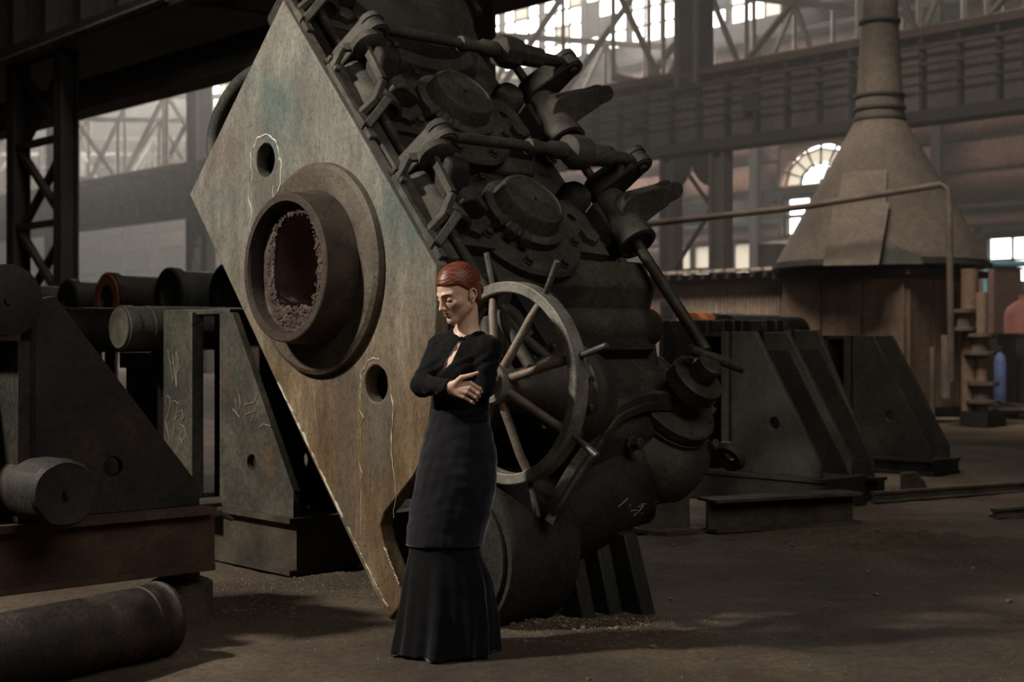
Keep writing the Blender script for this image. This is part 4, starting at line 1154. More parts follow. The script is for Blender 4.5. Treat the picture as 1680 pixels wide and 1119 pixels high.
# --- row of rolls in the storage rack behind
rack = thing('roll_rack', 'long dark rack behind the left stands, carrying a row of round rolls', 'rack', (-3.99, 14, 0))
for q in (0.15, 1.05):
    MB().bar(BX*q+TX*-3.6+ZX*1.44, BX*q+TX*4.0+ZX*1.44, .14, .2).build('rail', M['stand_dark'], rack)
for k in range(6):
    for q in (0.15, 1.05): MB().bar(BX*q+TX*(-3.4+k*1.42), BX*q+TX*(-3.4+k*1.42)+ZX*1.36, .12, .12).build('leg', M['stand_dark'], rack)
for k, (s_, rr, lab) in enumerate(((-2.2, .25, 'dark roll in the rack, farthest along the left row'), (-.876, .25, 'dark brown roll end in the rack, left of the orange-painted one'), (0, .27, 'roll with flaking orange paint on its end ring, in the left rack'), (1.21, .27, 'black ring-ended roll in the rack, right of the orange-painted one'), (2.2, .27, 'dark roll in the rack, half behind the edge of the tilted plate'), (3.3, .26, 'dark roll in the rack, hidden behind the tilted plate'))):
    p = Vector((-3.99, 14, 0))+TX*s_+ZX*(1.54+rr)
    o = MB(); o.lathe((0, 0, 0), BX, [(.03, 0), (.03, rr*.45), (.0, rr*.5), (.0, rr*.93), (.01, rr), (.09, rr), (.095, rr*.9), (1.15, rr*.9), (1.18, rr*.85)], 40)
    q = o.build('roll', M['roll_green' if k in (3, 4) else 'roll'], None, angle=30); q.location = p
    tag(q, lab, 'roll')
    f_ = MB(); f_.ring((0, 0, 0), BX, [(-.006, rr*.54), (-.008, rr*.92), (.002, rr*.95), (.002, rr*.52)], 40); f_.build('end_ring', M['orange' if k == 2 else 'machine_dark'], q)

# --- right side stands
def right_stand(label, O, gus, h, zb, hole=True, base=None):
    root = thing('roll_stand', label, 'stand', O)
    for k, (w_, off_, mt) in enumerate(gus):
        pr = [(0, zb), (w_, zb), (w_, zb+.12), (.26, h), (0, h)]
        hl = [[(.5*w_+.055*math.cos(t*PI/10), zb+.44+.055*math.sin(t*PI/10)) for t in range(20)]] if hole and k == 0 else []
        MB().prism(pr, BX*off_, TX, ZX, BX, .05, holes=hl).build('gusset_plate', M[mt], root, bevel=.006)
    o1 = gus[-1][1]
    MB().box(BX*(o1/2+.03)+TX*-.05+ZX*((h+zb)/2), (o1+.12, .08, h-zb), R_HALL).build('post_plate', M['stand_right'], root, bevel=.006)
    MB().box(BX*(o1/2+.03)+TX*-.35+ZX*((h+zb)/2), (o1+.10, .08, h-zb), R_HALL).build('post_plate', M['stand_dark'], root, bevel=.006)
    MB().box(BX*(o1/2+.03)+TX*-.2+ZX*(h-.02), (o1+.1, .4, .04), R_HALL).build('post_cap', M['stand_dark'], root)
    m = MB(); beam_box(m, gus[0][0]+.6, zb, o1+.1, TX, TX*-.5+BX*(o1/2), .04, .03); m.build('base_beam', M['stand_dark'], root, bevel=.006)
    return root
G1 = at(1345, 785, 11.9); W1 = .94; OR1 = G1-TX*W1; OR1.z = 0
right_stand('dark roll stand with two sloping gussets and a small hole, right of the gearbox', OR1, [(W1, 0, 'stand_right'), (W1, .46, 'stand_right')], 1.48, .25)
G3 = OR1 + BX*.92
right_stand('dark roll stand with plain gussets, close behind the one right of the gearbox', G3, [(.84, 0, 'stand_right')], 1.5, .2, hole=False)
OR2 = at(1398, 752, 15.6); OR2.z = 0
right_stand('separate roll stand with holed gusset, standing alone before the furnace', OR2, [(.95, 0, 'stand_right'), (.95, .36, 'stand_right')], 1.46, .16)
# tall dark box posts with orange-ended rolls behind the gearbox
for k, (px, wd, lab) in enumerate(((1125, .62, 'black plate post behind the gearbox shaft'), (1182, .40, 'black plate post left of the round-topped roll, behind the gearbox'), (1248, .46, 'black plate post standing up behind the right-hand gusset'))):
    p = at(px, 525, 14.8+.3*k); hgt = p.z
    root = thing('plate_post', lab, 'post', (p.x, p.y, 0))
    for q in (-1, 1): MB().box(TX*(q*wd*.35)+ZX*hgt/2, (.3, .05, hgt), R_HALL).build('side_plate', M['stand_dark'], root, bevel=.01)
    MB().box(ZX*(hgt/2), (.05, wd, hgt), R_HALL).build('face_plate', M['stand_dark'], root, bevel=.012)
    MB().box(ZX*(.04), (.5, wd+.2, .08), R_HALL).build('sole_plate', M['stand_dark'], root)
for k, (px, py, Y, lab, mt) in enumerate(((1135, 545, 17.0, 'orange-painted roll end showing over the black post behind the gearbox', 'orange'), (1190, 550, 15.8, 'round-topped dark roll between black posts behind the gearbox', 'machine_dark'), (1237, 548, 18.4, 'orange-painted roll end over the right-hand gusset', 'orange'))):
    p = at(px, py, Y); o = MB(); rr = .24
    o.lathe((0, 0, 0), BX, [(0, 0), (0, rr*.5), (.001, rr*.97), (.02, rr), (.9, rr)], 32)
    q = o.build('roll', M['roll'], None, angle=30); q.location = p; tag(q, lab, 'roll')
    f_ = MB(); f_.ring((0, 0, 0), BX, [(-.01, rr*.5), (-.01, rr*.97), (.03, rr*1.01), (.25, rr*1.01), (.25, rr*.9), (.0, rr*.5)], 32); f_.build('end_ring', M[mt], q)
    trestle(('dark trestle under the first orange-ended roll', 'dark trestle under the round-topped dark roll', 'dark trestle under the second orange-ended roll')[k]+' behind the gearbox', p+BX*.2, p.z-rr, BX, .5)
# loose base beam and rails on the ground at right
bo = Vector((1.44, 10.5, 0)); be = Vector((2.64, 11.05, 0)); d_ = (be-bo).normalized()
m = MB(); ibeam(m, (be-bo).length, .24, .26, .022, .03, d_); bm_ = m.build('loose_beam', M['stand_base'], None, bevel=.004); bm_.location = bo+ZX*-.005
tag(bm_, 'short riveted steel beam lying before the right-hand gusset stand', 'beam')
p0 = at(1052, 868, 10.4); p0.z = 0
lb = thing('anchor_block', 'low dark bracket block on the ground between gearbox and loose beam', 'block', p0)
MB().prism([(0, 0), (.42, 0), (.42, .26), (.36, .28), (.34, .4), (.22, .4), (.16, .2)], (0, 0, 0), d_, ZX, d_.cross(ZX)*-1, .35).build('body', M['stand_base'], lb, bevel=.012)
MB().box(d_*.2+ZX*.01, (.4, .4, .03), R_HALL).build('sole_plate', M['stand_base'], lb)
def rail(label, q0, q1, h=.09):
    m = MB(); d = (q1-q0).normalized(); s = d.cross(ZX)
    p = [(-.055, 0), (.055, 0), (.055, .012), (.012, .022), (.01, h-.03), (.03, h-.022), (.03, h), (-.03, h), (-.03, h-.022), (-.01, h-.03), (-.012, .022), (-.055, .012)]
    m.prism(p, (0, 0, 0), s, ZX, d, (q1-q0).length); o = m.build('rail', M['stand_base'], None); o.location = q0
    return tag(o, label, 'rail')
def gp_(px, py): q = at(px, py, 3266/(py-559.5)); q.z = 0; return q
rail('long rusty rail lying on the dirt floor at right, behind', gp_(1432, 824), gp_(1760, 800))
rail('short rail piece on the dirt floor at the right edge', gp_(1630, 849), gp_(1760, 838), .07)
st_ = thing('ground_lug', 'small triangular steel lug standing by the long rail at right', 'lug', gp_(1500, 806))
MB().prism([(-.12, 0), (.14, 0), (.1, .1), (.02, .19), (-.12, .18)], (0, 0, -.01), Vector((1, -.1, 0)), ZX, Vector((.1, 1, 0)), .06).build('plate', M['stand_base'], st_, bevel=.01)
MB().box(ZX*.005+Vector((0, .02, 0)), (.34, .22, .02)).build('sole_plate', M['stand_base'], st_)
# cable coil, far right, and goods behind it
for k in range(1):
    c = at(1640, 690, 25.5); c.z = .04
    m = MB(); pts = []
    for i in range(150):
        t = i*2*PI/24; rr = .55+.05*math.sin(i*1.7)+.02*(i//24)
        pts.append(c+Vector((rr*math.cos(t)*1.2, rr*math.sin(t), .03*(i/24)+.02*math.sin(i*.9))))
    m.tube(pts, .03, 6); o = m.build('cable_coil', M['cable'], None); tag(o, 'loose coil of dusty cable on the ground at far right', 'cable')
def cabinet(label, px, Y, wd, h, dp, mt):
    p = at(px, 600, Y); root = thing('machine_cabinet', label, 'cabinet', (p.x, p.y, 0))
    MB().box(ZX*h/2, (dp, wd, h), R_HALL).build('body', M[mt], root, bevel=.02)
    for q in (-1, 1): MB().box(BX*(-dp/2-.02)+TX*(q*wd*.25)+ZX*h/2, (.03, wd*.46, h*.9), R_HALL).build('door', M[mt], root, bevel=.01)
    MB().box(ZX*(h+.03), (dp+.08, wd+.08, .06), R_HALL).build('lid', M['stand_dark'], root)
    return root
cabinet('dark narrow steel cabinet behind the cable coil', 1622, 29.5, .8, 1.5, .8, 'stand_dark')
cabinet('dark wide steel cabinet at the far right edge', 1672, 30.5, .9, 1.5, .9, 'stand_dark')
cabinet('tall dark red cabinet behind the furnace, right side', 1605, 36, 1.6, 3.2, 1.4, 'brickred')
tk = thing('tank', 'faded red round-shouldered tank at the right edge of the hall', 'tank', at(1680, 560, 33).xy.to_3d())
MB().lathe((0, 0, .05), (0, 0, 1), [(0, .42), (.02, .45), (1.9, .45), (2.1, .4), (2.25, .22), (2.3, .12), (2.42, .12)], 24).build('shell', M['pink'], tk)
MB().lathe((0, 0, 2.4), (0, 0, 1), [(0, .08), (.1, .1), (.14, .06)], 12).build('valve', M['stand_dark'], tk)
MB().lathe((0, 0, 0), (0, 0, 1), [(0, .5), (.08, .5)], 20).build('base_ring', M['stand_dark'], tk)
gb = thing('gas_bottle', 'blue gas bottle standing between the dark cabinets at far right', 'bottle', at(1641, 600, 28.4).xy.to_3d())
MB().lathe((0, 0, 0), (0, 0, 1), [(0, .11), (.02, .12), (1.0, .12), (1.12, .08), (1.16, .04), (1.22, .04)], 16).build('shell', M['blue'], gb)
MB().lathe((0, 0, 1.2), (0, 0, 1), [(0, .05), (.08, .05), (.1, .03)], 10).build('valve', M['stand_dark'], gb)
cp_ = at(1617, 480, 33)
m = MB(); m.tube([Vector((cp_.x, cp_.y, 0)), Vector((cp_.x, cp_.y, 3.0)), Vector((cp_.x+.1, cp_.y+.1, 3.2)), Vector((cp_.x+1.4, cp_.y+.2, 3.2))], .07, 8); tag(m.build('standpipe', M['cyan'], None), 'pale blue standpipe behind the furnace at far right', 'pipe')

# ------------------------------------------------------------------ loose stones and grit
rnd = random.Random(21)
protos = []
for k in range(5):
    m = MB(); m.ell((0, 0, 0), (1, .8, .6), n=7, m=5)
    m.v = [tuple(Vector(v)*(1+.35*noise.noise(Vector(v)*1.7+Vector((k*9, 0, 0))))) for v in m.v]
    protos.append(m.mesh('stone', M['stone'], angle=25))
def scatter_stone(x, y, r, i):
    o = bpy.data.objects.new('stone', protos[i % 5]); COL.objects.link(o)
    o.location = (x, y, ground_h(x, y)+r*.3); o.scale = (r, r*rnd.uniform(.7, 1.1), r*rnd.uniform(.7, 1))
    o.rotation_euler = (rnd.uniform(-.3, .3), rnd.uniform(-.3, .3), rnd.uniform(0, 6))
    o['label'] = 'small pale stone lying loose on the dirt floor'; o['category'] = 'stone'; o['group'] = 'loose stones on the dirt floor'
for i in range(110):
    if i < 60: x, y = rnd.gauss(.35, .3), rnd.gauss(6.9, .16)
    elif i < 85: x, y = rnd.gauss(2.2, .7), rnd.gauss(9.5, .45)
    else: x, y = rnd.uniform(-1.3, 4.5), rnd.uniform(5.9, 11.5)
    if abs(x+.25) < .3 and 6.1 < y < 6.8: continue
    scatter_stone(x, y, rnd.choice((.007, .009, .011, .014, .02)), i)
def grit():
    m = MB(); ico = [(0, 0, 1), (.9, 0, -.2), (-.45, .78, -.2), (-.45, -.78, -.2)]
    for i in range(5200):
        z_ = i % 4
        if z_ == 0: x, y = rnd.gauss(.3, .4), rnd.gauss(6.95, .2)
        elif z_ == 1: x, y = rnd.gauss(-1.0, .5), rnd.gauss(8.0, .5)
        elif z_ == 2: x, y = rnd.gauss(2.3, .8), rnd.gauss(9.4, .7)
        else: x, y = rnd.uniform(-2, 4.5), rnd.uniform(5.6, 11.5)
        if abs(x+.25) < .27 and 6.15 < y < 6.75: continue
        r = rnd.uniform(.003, .0085); a = rnd.uniform(0, 6.3); g = ground_h(x, y)+r*.2
        m.add([(x+r*(p[0]*math.cos(a)-p[1]*math.sin(a)), y+r*(p[0]*math.sin(a)+p[1]*math.cos(a)), g+r*p[2]*.8) for p in ico], [(0, 1, 2), (0, 2, 3), (0, 3, 1), (1, 3, 2)])
    me = bpy.data.meshes.new('gravel'); me.from_pydata(m.v, [], m.f); me.materials.append(M['stone'])
    o = bpy.data.objects.new('gravel', me); COL.objects.link(o); o['kind'] = 'stuff'; o['label'] = 'fine pale gravel scattered over the dirt floor'; o['category'] = 'gravel'
grit()
# ------------------------------------------------------------------ the woman (signed distance fields -> one skin)
def smin(a, b, k):
    h = np.clip(.5+.5*(b-a)/k, 0, 1); return b*(1-h)+a*h-k*h*(1-h)
def smax(a, b, k): return -smin(-a, -b, k)
def sd_cap(P, a, b, ra, rb=None):
    rb = ra if rb is None else rb; a = np.array(a, np.float32); b = np.array(b, np.float32); ba = b-a
    pa = P-a; h = np.clip((pa@ba)/max(1e-9, ba@ba), 0, 1)
    return np.linalg.norm(pa-h[:, None]*ba, axis=1)-(ra+(rb-ra)*h)
def sd_ell(P, c, r, R=None):
    q = P-np.array(c, np.float32)
    if R is not None: q = q@np.array(R, np.float32)      # columns of R = axes
    r = np.array(r, np.float32); k0 = np.linalg.norm(q/r, axis=1); k1 = np.linalg.norm(q/(r*r), axis=1)
    return k0*(k0-1)/np.maximum(k1, 1e-6)
def surface_nets(f, lo, hi, h):
    lo = np.array(lo); n = [int(math.ceil((b-a)/h))+1 for a, b in zip(lo, hi)]
    ax = [lo[i]+h*np.arange(n[i]) for i in range(3)]
    G = np.stack(np.meshgrid(*ax, indexing='ij'), -1).reshape(-1, 3).astype(np.float32)
    val = np.concatenate([f(G[i:i+400000]) for i in range(0, len(G), 400000)]).reshape(n)
    ins = val < 0
    c = [ins[i:n[0]-1+i, j:n[1]-1+j, k:n[2]-1+k] for i in (0, 1) for j in (0, 1) for k in (0, 1)]
    s = sum(x.astype(np.int8) for x in c); act = (s > 0) & (s < 8)
    ids = -np.ones(act.shape, np.int64); idx = np.argwhere(act); ids[act] = np.arange(len(idx))
    acc = np.zeros((len(idx), 3)); cnt = np.zeros(len(idx))
    corners = [(i, j, k) for i in (0, 1) for j in (0, 1) for k in (0, 1)]
    for a in corners:
        for b in corners:
            if a < b and sum(abs(x-y) for x, y in zip(a, b)) == 1:
                va = val[idx[:, 0]+a[0], idx[:, 1]+a[1], idx[:, 2]+a[2]]; vb = val[idx[:, 0]+b[0], idx[:, 1]+b[1], idx[:, 2]+b[2]]
                m = (va < 0) != (vb < 0); t = np.where(m, va/np.where(m, va-vb, 1), 0)
                p = np.array(a)+(np.array(b)-np.array(a))*t[:, None]
                acc[m] += p[m]; cnt[m] += 1
    V = lo+(idx+acc/np.maximum(cnt, 1)[:, None])*h
    Fs = []
    for d in range(3):
        e1, e2 = (d+1) % 3, (d+2) % 3
        A = np.take(ins, range(n[d]-1), d); B = np.take(ins, range(1, n[d]), d)
        for sgn, mm in ((1, A & ~B), (-1, ~A & B)):
            q = np.argwhere(mm); q = q[(q[:, e1] > 0) & (q[:, e2] > 0) & (q[:, e1] < n[e1]-1) & (q[:, e2] < n[e2]-1)]
            def g(o1, o2): r = q.copy(); r[:, e1] -= o1; r[:, e2] -= o2; return ids[r[:, 0], r[:, 1], r[:, 2]]
            quad = np.stack([g(1, 1), g(0, 1), g(0, 0), g(1, 0)], 1)
            Fs.append(quad if sgn > 0 else quad[:, ::-1])
    return V, np.concatenate(Fs)
def nets_obj(name, parts, mt, parent, smooth_it=0):
    Vs = []; Fs = []; o = 0
    for V, Fq in parts: Vs.append(V); Fs.append(Fq+o); o += len(V)
    V = np.concatenate(Vs); Fq = np.concatenate(Fs)
    me = bpy.data.meshes.new(name); me.from_pydata(V.tolist(), [], Fq.tolist()); me.validate()
    me.polygons.foreach_set('use_smooth', [True]*len(me.polygons)); me.materials.append(mt)
    ob = bpy.data.objects.new(name, me); COL.objects.link(ob); ob.parent = parent
    if smooth_it:
        md = ob.modifiers.new('smooth', 'SMOOTH'); md.iterations = smooth_it; md.factor = .5
    return ob

def skin_material():
    m, nt, p = nodes_of('pale_skin')
    n1 = pos_noise(nt, 30, 5)
    c = ramp(nt, n1, [(.3, lin((214, 172, 148))), (.7, lin((230, 190, 166)))])
    nt.links.new(c, p.inputs['Base Color'])
    p.inputs['Roughness'].default_value = .48
    p.inputs['Subsurface Weight'].default_value = .12
    p.inputs['Subsurface Radius'].default_value = (.01, .004, .002)
    p.inputs['Subsurface Scale'].default_value = .4
    return m
def velvet(name, c, sheen, rough=.85):
    m, nt, p = nodes_of(name)
    n1 = pos_noise(nt, 9, 6, .6)
    nt.links.new(ramp(nt, n1, [(.3, tuple(x*.7 for x in lin(c)[:3])+(1,)), (.7, tuple(x*1.35 for x in lin(c)[:3])+(1,))]), p.inputs['Base Color'])
    p.inputs['Roughness'].default_value = rough; p.inputs['Specular IOR Level'].default_value = .15
    p.inputs['Sheen Weight'].default_value = sheen; p.inputs['Sheen Roughness'].default_value = .35
    p.inputs['Sheen Tint'].default_value = (.85, .88, 1, 1)
    return m
def hair_material():
    m, nt, p = nodes_of('red_hair')
    g = nt.nodes.new('ShaderNodeTexCoord')
    mp = N(nt, 'ShaderNodeMapping'); mp.inputs['Scale'].default_value = (14, 160, 160); nt.links.new(g.outputs['UV'], mp.inputs[0])
    n1 = N(nt, 'ShaderNodeTexNoise', i_Scale=1, i_Detail=4); nt.links.new(mp.outputs[0], n1.inputs['Vector'])
    st = pos_noise(nt, 60, 5, .6, (.35, 1, 2.6))
    c = ramp(nt, st, [(.3, lin((62, 30, 21))), (.5, lin((108, 52, 33))), (.7, lin((146, 80, 52)))])
    nt.links.new(c, p.inputs['Base Color']); p.inputs['Roughness'].default_value = .42
    b = N(nt, 'ShaderNodeBump', i_Strength=.25, i_Distance=.006); nt.links.new(st, b.inputs['Height']); nt.links.new(b.outputs[0], p.inputs['Normal'])
    return m
M['skin'] = skin_material(); M['velvet'] = velvet('black_velvet', (14, 14, 15), .12); M['velvet_grey'] = velvet('charcoal_velvet', (27, 27, 30), .7)
M['velvet_low'] = velvet('black_velvet_flounce', (13, 13, 15), .5); M['hair'] = hair_material()
M['lip'] = plain('lips', (172, 112, 98), .5); M['brow'] = plain('brows', (92, 56, 38), .8); M['lash'] = plain('lashes', (40, 26, 22), .8)
M['gold'] = plain('gold', (190, 150, 80), .3, 1); M['shoe'] = plain('black_leather', (18, 17, 16), .35)

wo = thing('person', 'woman with red hair in a long black velvet dress, arms crossed, looking down', 'person', (-.25, 6.45, 0))
WO = np.array((-.25, 6.45, 0), np.float32)
def rel(p): return tuple(np.array(p, np.float32)-WO)
def W(px, py, Y): q = at(px, py, Y); return rel((q.x, q.y, q.z))
# torso axes
ft = np.array((-.57, -.82, 0)); ft /= np.linalg.norm(ft); lt = np.array((.82, -.57, 0)); lt /= np.linalg.norm(lt); uz = np.array((0, 0, 1.))
RT = np.stack([lt, ft, uz], 1)
# head axes: yaw to the left of the picture, pitched down, slight roll
yaw = math.radians(52); pit = math.radians(23)
fh0 = np.array((-math.sin(yaw), -math.cos(yaw), 0)); lh = np.array((math.cos(yaw), -math.sin(yaw), 0))
fh = fh0*math.cos(pit)-uz*math.sin(pit); uh = np.cross(lh, fh)*-1
uh = np.cross(fh, lh); uh = uh if uh[2] > 0 else -uh
RH = np.stack([lh, fh, uh], 1)
HC = np.array(W(750, 478, 6.42))
HS = 1.09
def hd(x, y, z): return tuple(HC+HS*(RH@np.array((x, y, z))))
def hd0(x, y, z): return tuple(HC+RH@np.array((x, y, z)))
HC32 = HC.astype(np.float32)
def face(P): return HS*face0(HC32+(P-HC32)/HS)
def hairf(P): return HS*hair0(HC32+(P-HC32)/HS)
SHc = np.array(rel((-.215, 6.475, 1.365)))
shL = tuple(SHc+lt*.130+uz*-.005); shR = tuple(SHc-lt*.135+uz*.0)
elR = W(692, 632, 6.39); wrR = W(738, 636, 6.25)
elL = W(792, 637, 6.36); wrL = W(742, 652, 6.40)
nb = np.array(W(767, 553, 6.475))
def torso(P, infl=0.):
    d = sd_ell(P, tuple(np.array(W(756, 640, 6.47))), (.135, .105, .22), RT)
    d = smin(d, sd_ell(P, W(757, 585, 6.475), (.125, .095, .125), RT), .05)
    d = smin(d, sd_ell(P, W(754, 700, 6.46), (.128, .10, .12), RT), .06)
    for s in (-1, 1):
        c = np.array(W(752, 607, 6.475))+lt*.062*s+ft*.075
        d = smin(d, sd_ell(P, tuple(c), (.062, .05, .062), RT), .045)
    d = smin(d, sd_cap(P, shR, shL, .046), .05)
    for sh in (shL, shR):
        d = smin(d, sd_cap(P, tuple(nb+uz*.02), tuple(np.array(sh)-uz*.0), .034, .042), .04)
    return d-infl
def arms(P, infl=0., sl=1.0):
    d = sd_cap(P, shR, elR, .050*sl, .043*sl)
    d = smin(d, sd_cap(P, elR, wrR, .042*sl, .027*sl), .02)
    e = sd_cap(P, shL, elL, .052*sl, .043*sl)
    e = smin(e, sd_cap(P, elL, wrL, .042*sl, .03*sl), .02)
    return smin(d, e, .012)-infl
def neck(P): return sd_cap(P, hd(0, -.03, -.06), tuple(nb-uz*.03), .047, .056)
def face0(P):
    d = sd_ell(P, hd0(0, -.016, .026), (.071, .093, .084), RH)
    d = smin(d, sd_ell(P, hd0(0, .024, -.028), (.058, .060, .080), RH), .03)
    d = smin(d, sd_cap(P, hd0(-.044, .0, -.066), hd0(0, .064, -.098), .018, .019), .022)
    d = smin(d, sd_cap(P, hd0(.044, .0, -.066), hd0(0, .064, -.098), .018, .019), .022)
    d = smin(d, sd_ell(P, hd0(0, .069, -.1), (.018, .015, .014), RH), .015)
    for s in (-1, 1):      # cheekbones, brow
        d = smin(d, sd_ell(P, hd0(s*.043, .046, -.03), (.017, .018, .013), RH), .025)
        d = smin(d, sd_cap(P, hd0(s*.012, .083, .012), hd0(s*.045, .062, .012), .008, .006), .014)
        d = smax(d, -sd_ell(P, hd0(s*.030, .088, -.007), (.018, .014, .011), RH), .014)
        d = smin(d, sd_ell(P, hd0(s*.030, .066, -.008), (.0155, .0145, .0125), RH), .004)
    d = smin(d, sd_cap(P, hd0(0, .083, .004), hd0(0, .103, -.036), .0065, .0085), .010)
    d = smin(d, sd_ell(P, hd0(0, .104, -.039), (.0095, .0095, .008), RH), .006)
    for s in (-1, 1): d = smin(d, sd_ell(P, hd0(s*.0105, .094, -.042), (.0065, .009, .006), RH), .006)
    d = smin(d, sd_ell(P, hd0(0, .078, -.066), (.02, .012, .016), RH), .012)
    d = smin(d, sd_cap(P, hd0(-.014, .084, -.0625), hd0(.014, .084, -.0625), .0048), .004)
    d = smin(d, sd_ell(P, hd0(0, .0905, -.0625), (.010, .005, .0042), RH), .004)
    d = smin(d, sd_ell(P, hd0(0, .088, -.0725), (.015, .007, .0055), RH), .005)
    d = smax(d, -sd_cap(P, hd0(-.018, .0925, -.067), hd0(.018, .0925, -.067), .0012), .003)
    d = smax(d, -sd_ell(P, hd0(0, .092, -.0825), (.016, .006, .0045), RH), .008)
    for s in (-1, 1):      # ears
        t = np.array((s*.35, -.93, 0)); t /= np.linalg.norm(t)
        ring = None
        pts = [(s*x_, y_-.008, z_-.014) for x_, y_, z_ in ((.068, .004, -.026), (.071, .004, -.012), (.076, -.004, .010), (.080, -.018, .014), (.082, -.026, .002), (.079, -.024, -.016), (.072, -.010, -.033), (.069, .0, -.036))]
        for a, b in zip(pts[:-1], pts[1:]):
            q = sd_cap(P, hd0(*a), hd0(*b), .0038); ring = q if ring is None else smin(ring, q, .003)
        ring = smin(ring, sd_ell(P, hd0(s*.072, -.018, -.020), (.003, .013, .02), RH), .004)
        d = smin(d, ring, .004)
    return d
def hands(P):
    Y = 6.225
    wr = np.array(wrR); K = [np.array(W(x, y, Y+dy)) for x, y, dy in ((772, 629, .0), (770, 636.5, -.006), (766, 643.5, -.004), (761, 651, .006))]
    mid = [np.array(W(x, y, Y+dy)) for x, y, dy in ((786.5, 638, .002), (784, 645.5, -.002), (779.5, 651.5, .0), (774, 659, .008))]
    tip = [np.array(W(x, y, Y+dy)) for x, y, dy in ((790, 643, .026), (786, 650.5, .024), (782, 656.5, .025), (777.5, 662, .028))]
    d = sd_cap(P, tuple(wr-(np.array(wrR)-np.array(elR))*.25), tuple(wr), .025, .023)
    wz = uz
    for i, k in enumerate(K):
        a = wr + (np.array((0, 0, .012))*(1.5-i)*.7)
        d = smin(d, sd_cap(P, tuple(a), tuple(k), .0150, .0112), .012)
    for i in range(4):
        r0 = (.0098, .0099, .0095, .0084)[i]
        d2 = smin(sd_cap(P, tuple(K[i]), tuple(mid[i]), r0*1.06, r0*.96), sd_cap(P, tuple(mid[i]), tuple(tip[i]), r0*.96, r0*.8), .002)
        d2 = smin(d2, sd_ell(P, tuple(mid[i]+np.array((0, -.0015, 0))), (r0*1.08,)*3), .003)
        d = smin(d, d2, .003)
    th = [W(747, 629, Y+.008), W(757, 619.5, Y-.012), W(771, 616, Y-.014), W(783.5, 611.5, Y-.004)]
    d = smin(d, sd_cap(P, th[0], th[1], .0145, .0115), .016)
    d = smin(d, sd_cap(P, th[1], th[2], .0112, .0092), .003); d = smin(d, sd_cap(P, th[2], th[3], .0092, .0068), .003)
    return d
# left hand, tucked below the right arm
def hand_left(P):
    wr = np.array(wrL); d = sd_cap(P, elL, tuple(wr), .035, .024)
    dirn = np.array((-.35, .93, .05)); dirn /= np.linalg.norm(dirn); up = uz
    for i in range(4):
        k = wr+dirn*.085+up*(.024-.016*i); m_ = k+dirn*.035+np.array((0, .012, 0)); t_ = m_+dirn*.012+np.array((.012, .028, 0))
        d = smin(d, sd_cap(P, tuple(wr), tuple(k), .017, .010), .010); d = smin(d, sd_cap(P, tuple(k), tuple(m_), .0088, .008), .002); d = smin(d, sd_cap(P, tuple(m_), tuple(t_), .008, .007), .002)
    d = smin(d, sd_cap(P, tuple(wr), tuple(wr+dirn*.05+up*.045), .015, .009), .008)
    return d
def legs(P):
    d = None
    for s in (-1, 1):
        hip = np.array(rel((-.245, 6.46, .93)))+lt*.06*s; kn = np.array(rel((-.275, 6.46, .52)))+lt*.075*s+ft*.02; an = np.array(rel((-.28, 6.48, .12)))+lt*.07*s
        toe = an+ft*.13-uz*.08
        q = smin(sd_cap(P, tuple(hip), tuple(kn), .065, .05), sd_cap(P, tuple(kn), tuple(an), .052, .034), .03)
        q = smin(q, sd_cap(P, tuple(an-uz*.03), tuple(toe), .034, .026), .02)
        d = q if d is None else smin(d, q, .02)
    return smin(d, sd_ell(P, rel((-.245, 6.46, .95)), (.115, .09, .13), RT), .03)
def whole(P):
    d = smin(torso(P, -.006), arms(P, -.006), .02)
    d = smin(d, legs(P), .05)
    d = smin(d, smin(face(P), neck(P), .018), .03)
    return smin(smin(d, hands(P), .004), hand_left(P), .006)
def upper(P): return smin(smin(face(P), neck(P), .018), torso(P, -.006), .03)
h1 = HC
V1 = surface_nets(upper, (h1[0]-.14, h1[1]-.14, nb[2]-.14), (h1[0]+.15, h1[1]+.14, h1[2]+.135), .0021)
wr_ = np.array(wrR)
V2 = surface_nets(hands, (wr_[0]-.045, wr_[1]-.085, wr_[2]-.085), (wr_[0]+.16, wr_[1]+.07, wr_[2]+.09), .0016)
V3_ = surface_nets(lambda P: smin(smin(smin(torso(P, -.006), arms(P, -.008), .02), hand_left(P), .006), legs(P), .05), (-.34, -.32, .0), (.3, .3, nb[2]-.03), .0075)
body_o = nets_obj('body', [V1, V2, V3_], M['skin'], wo)

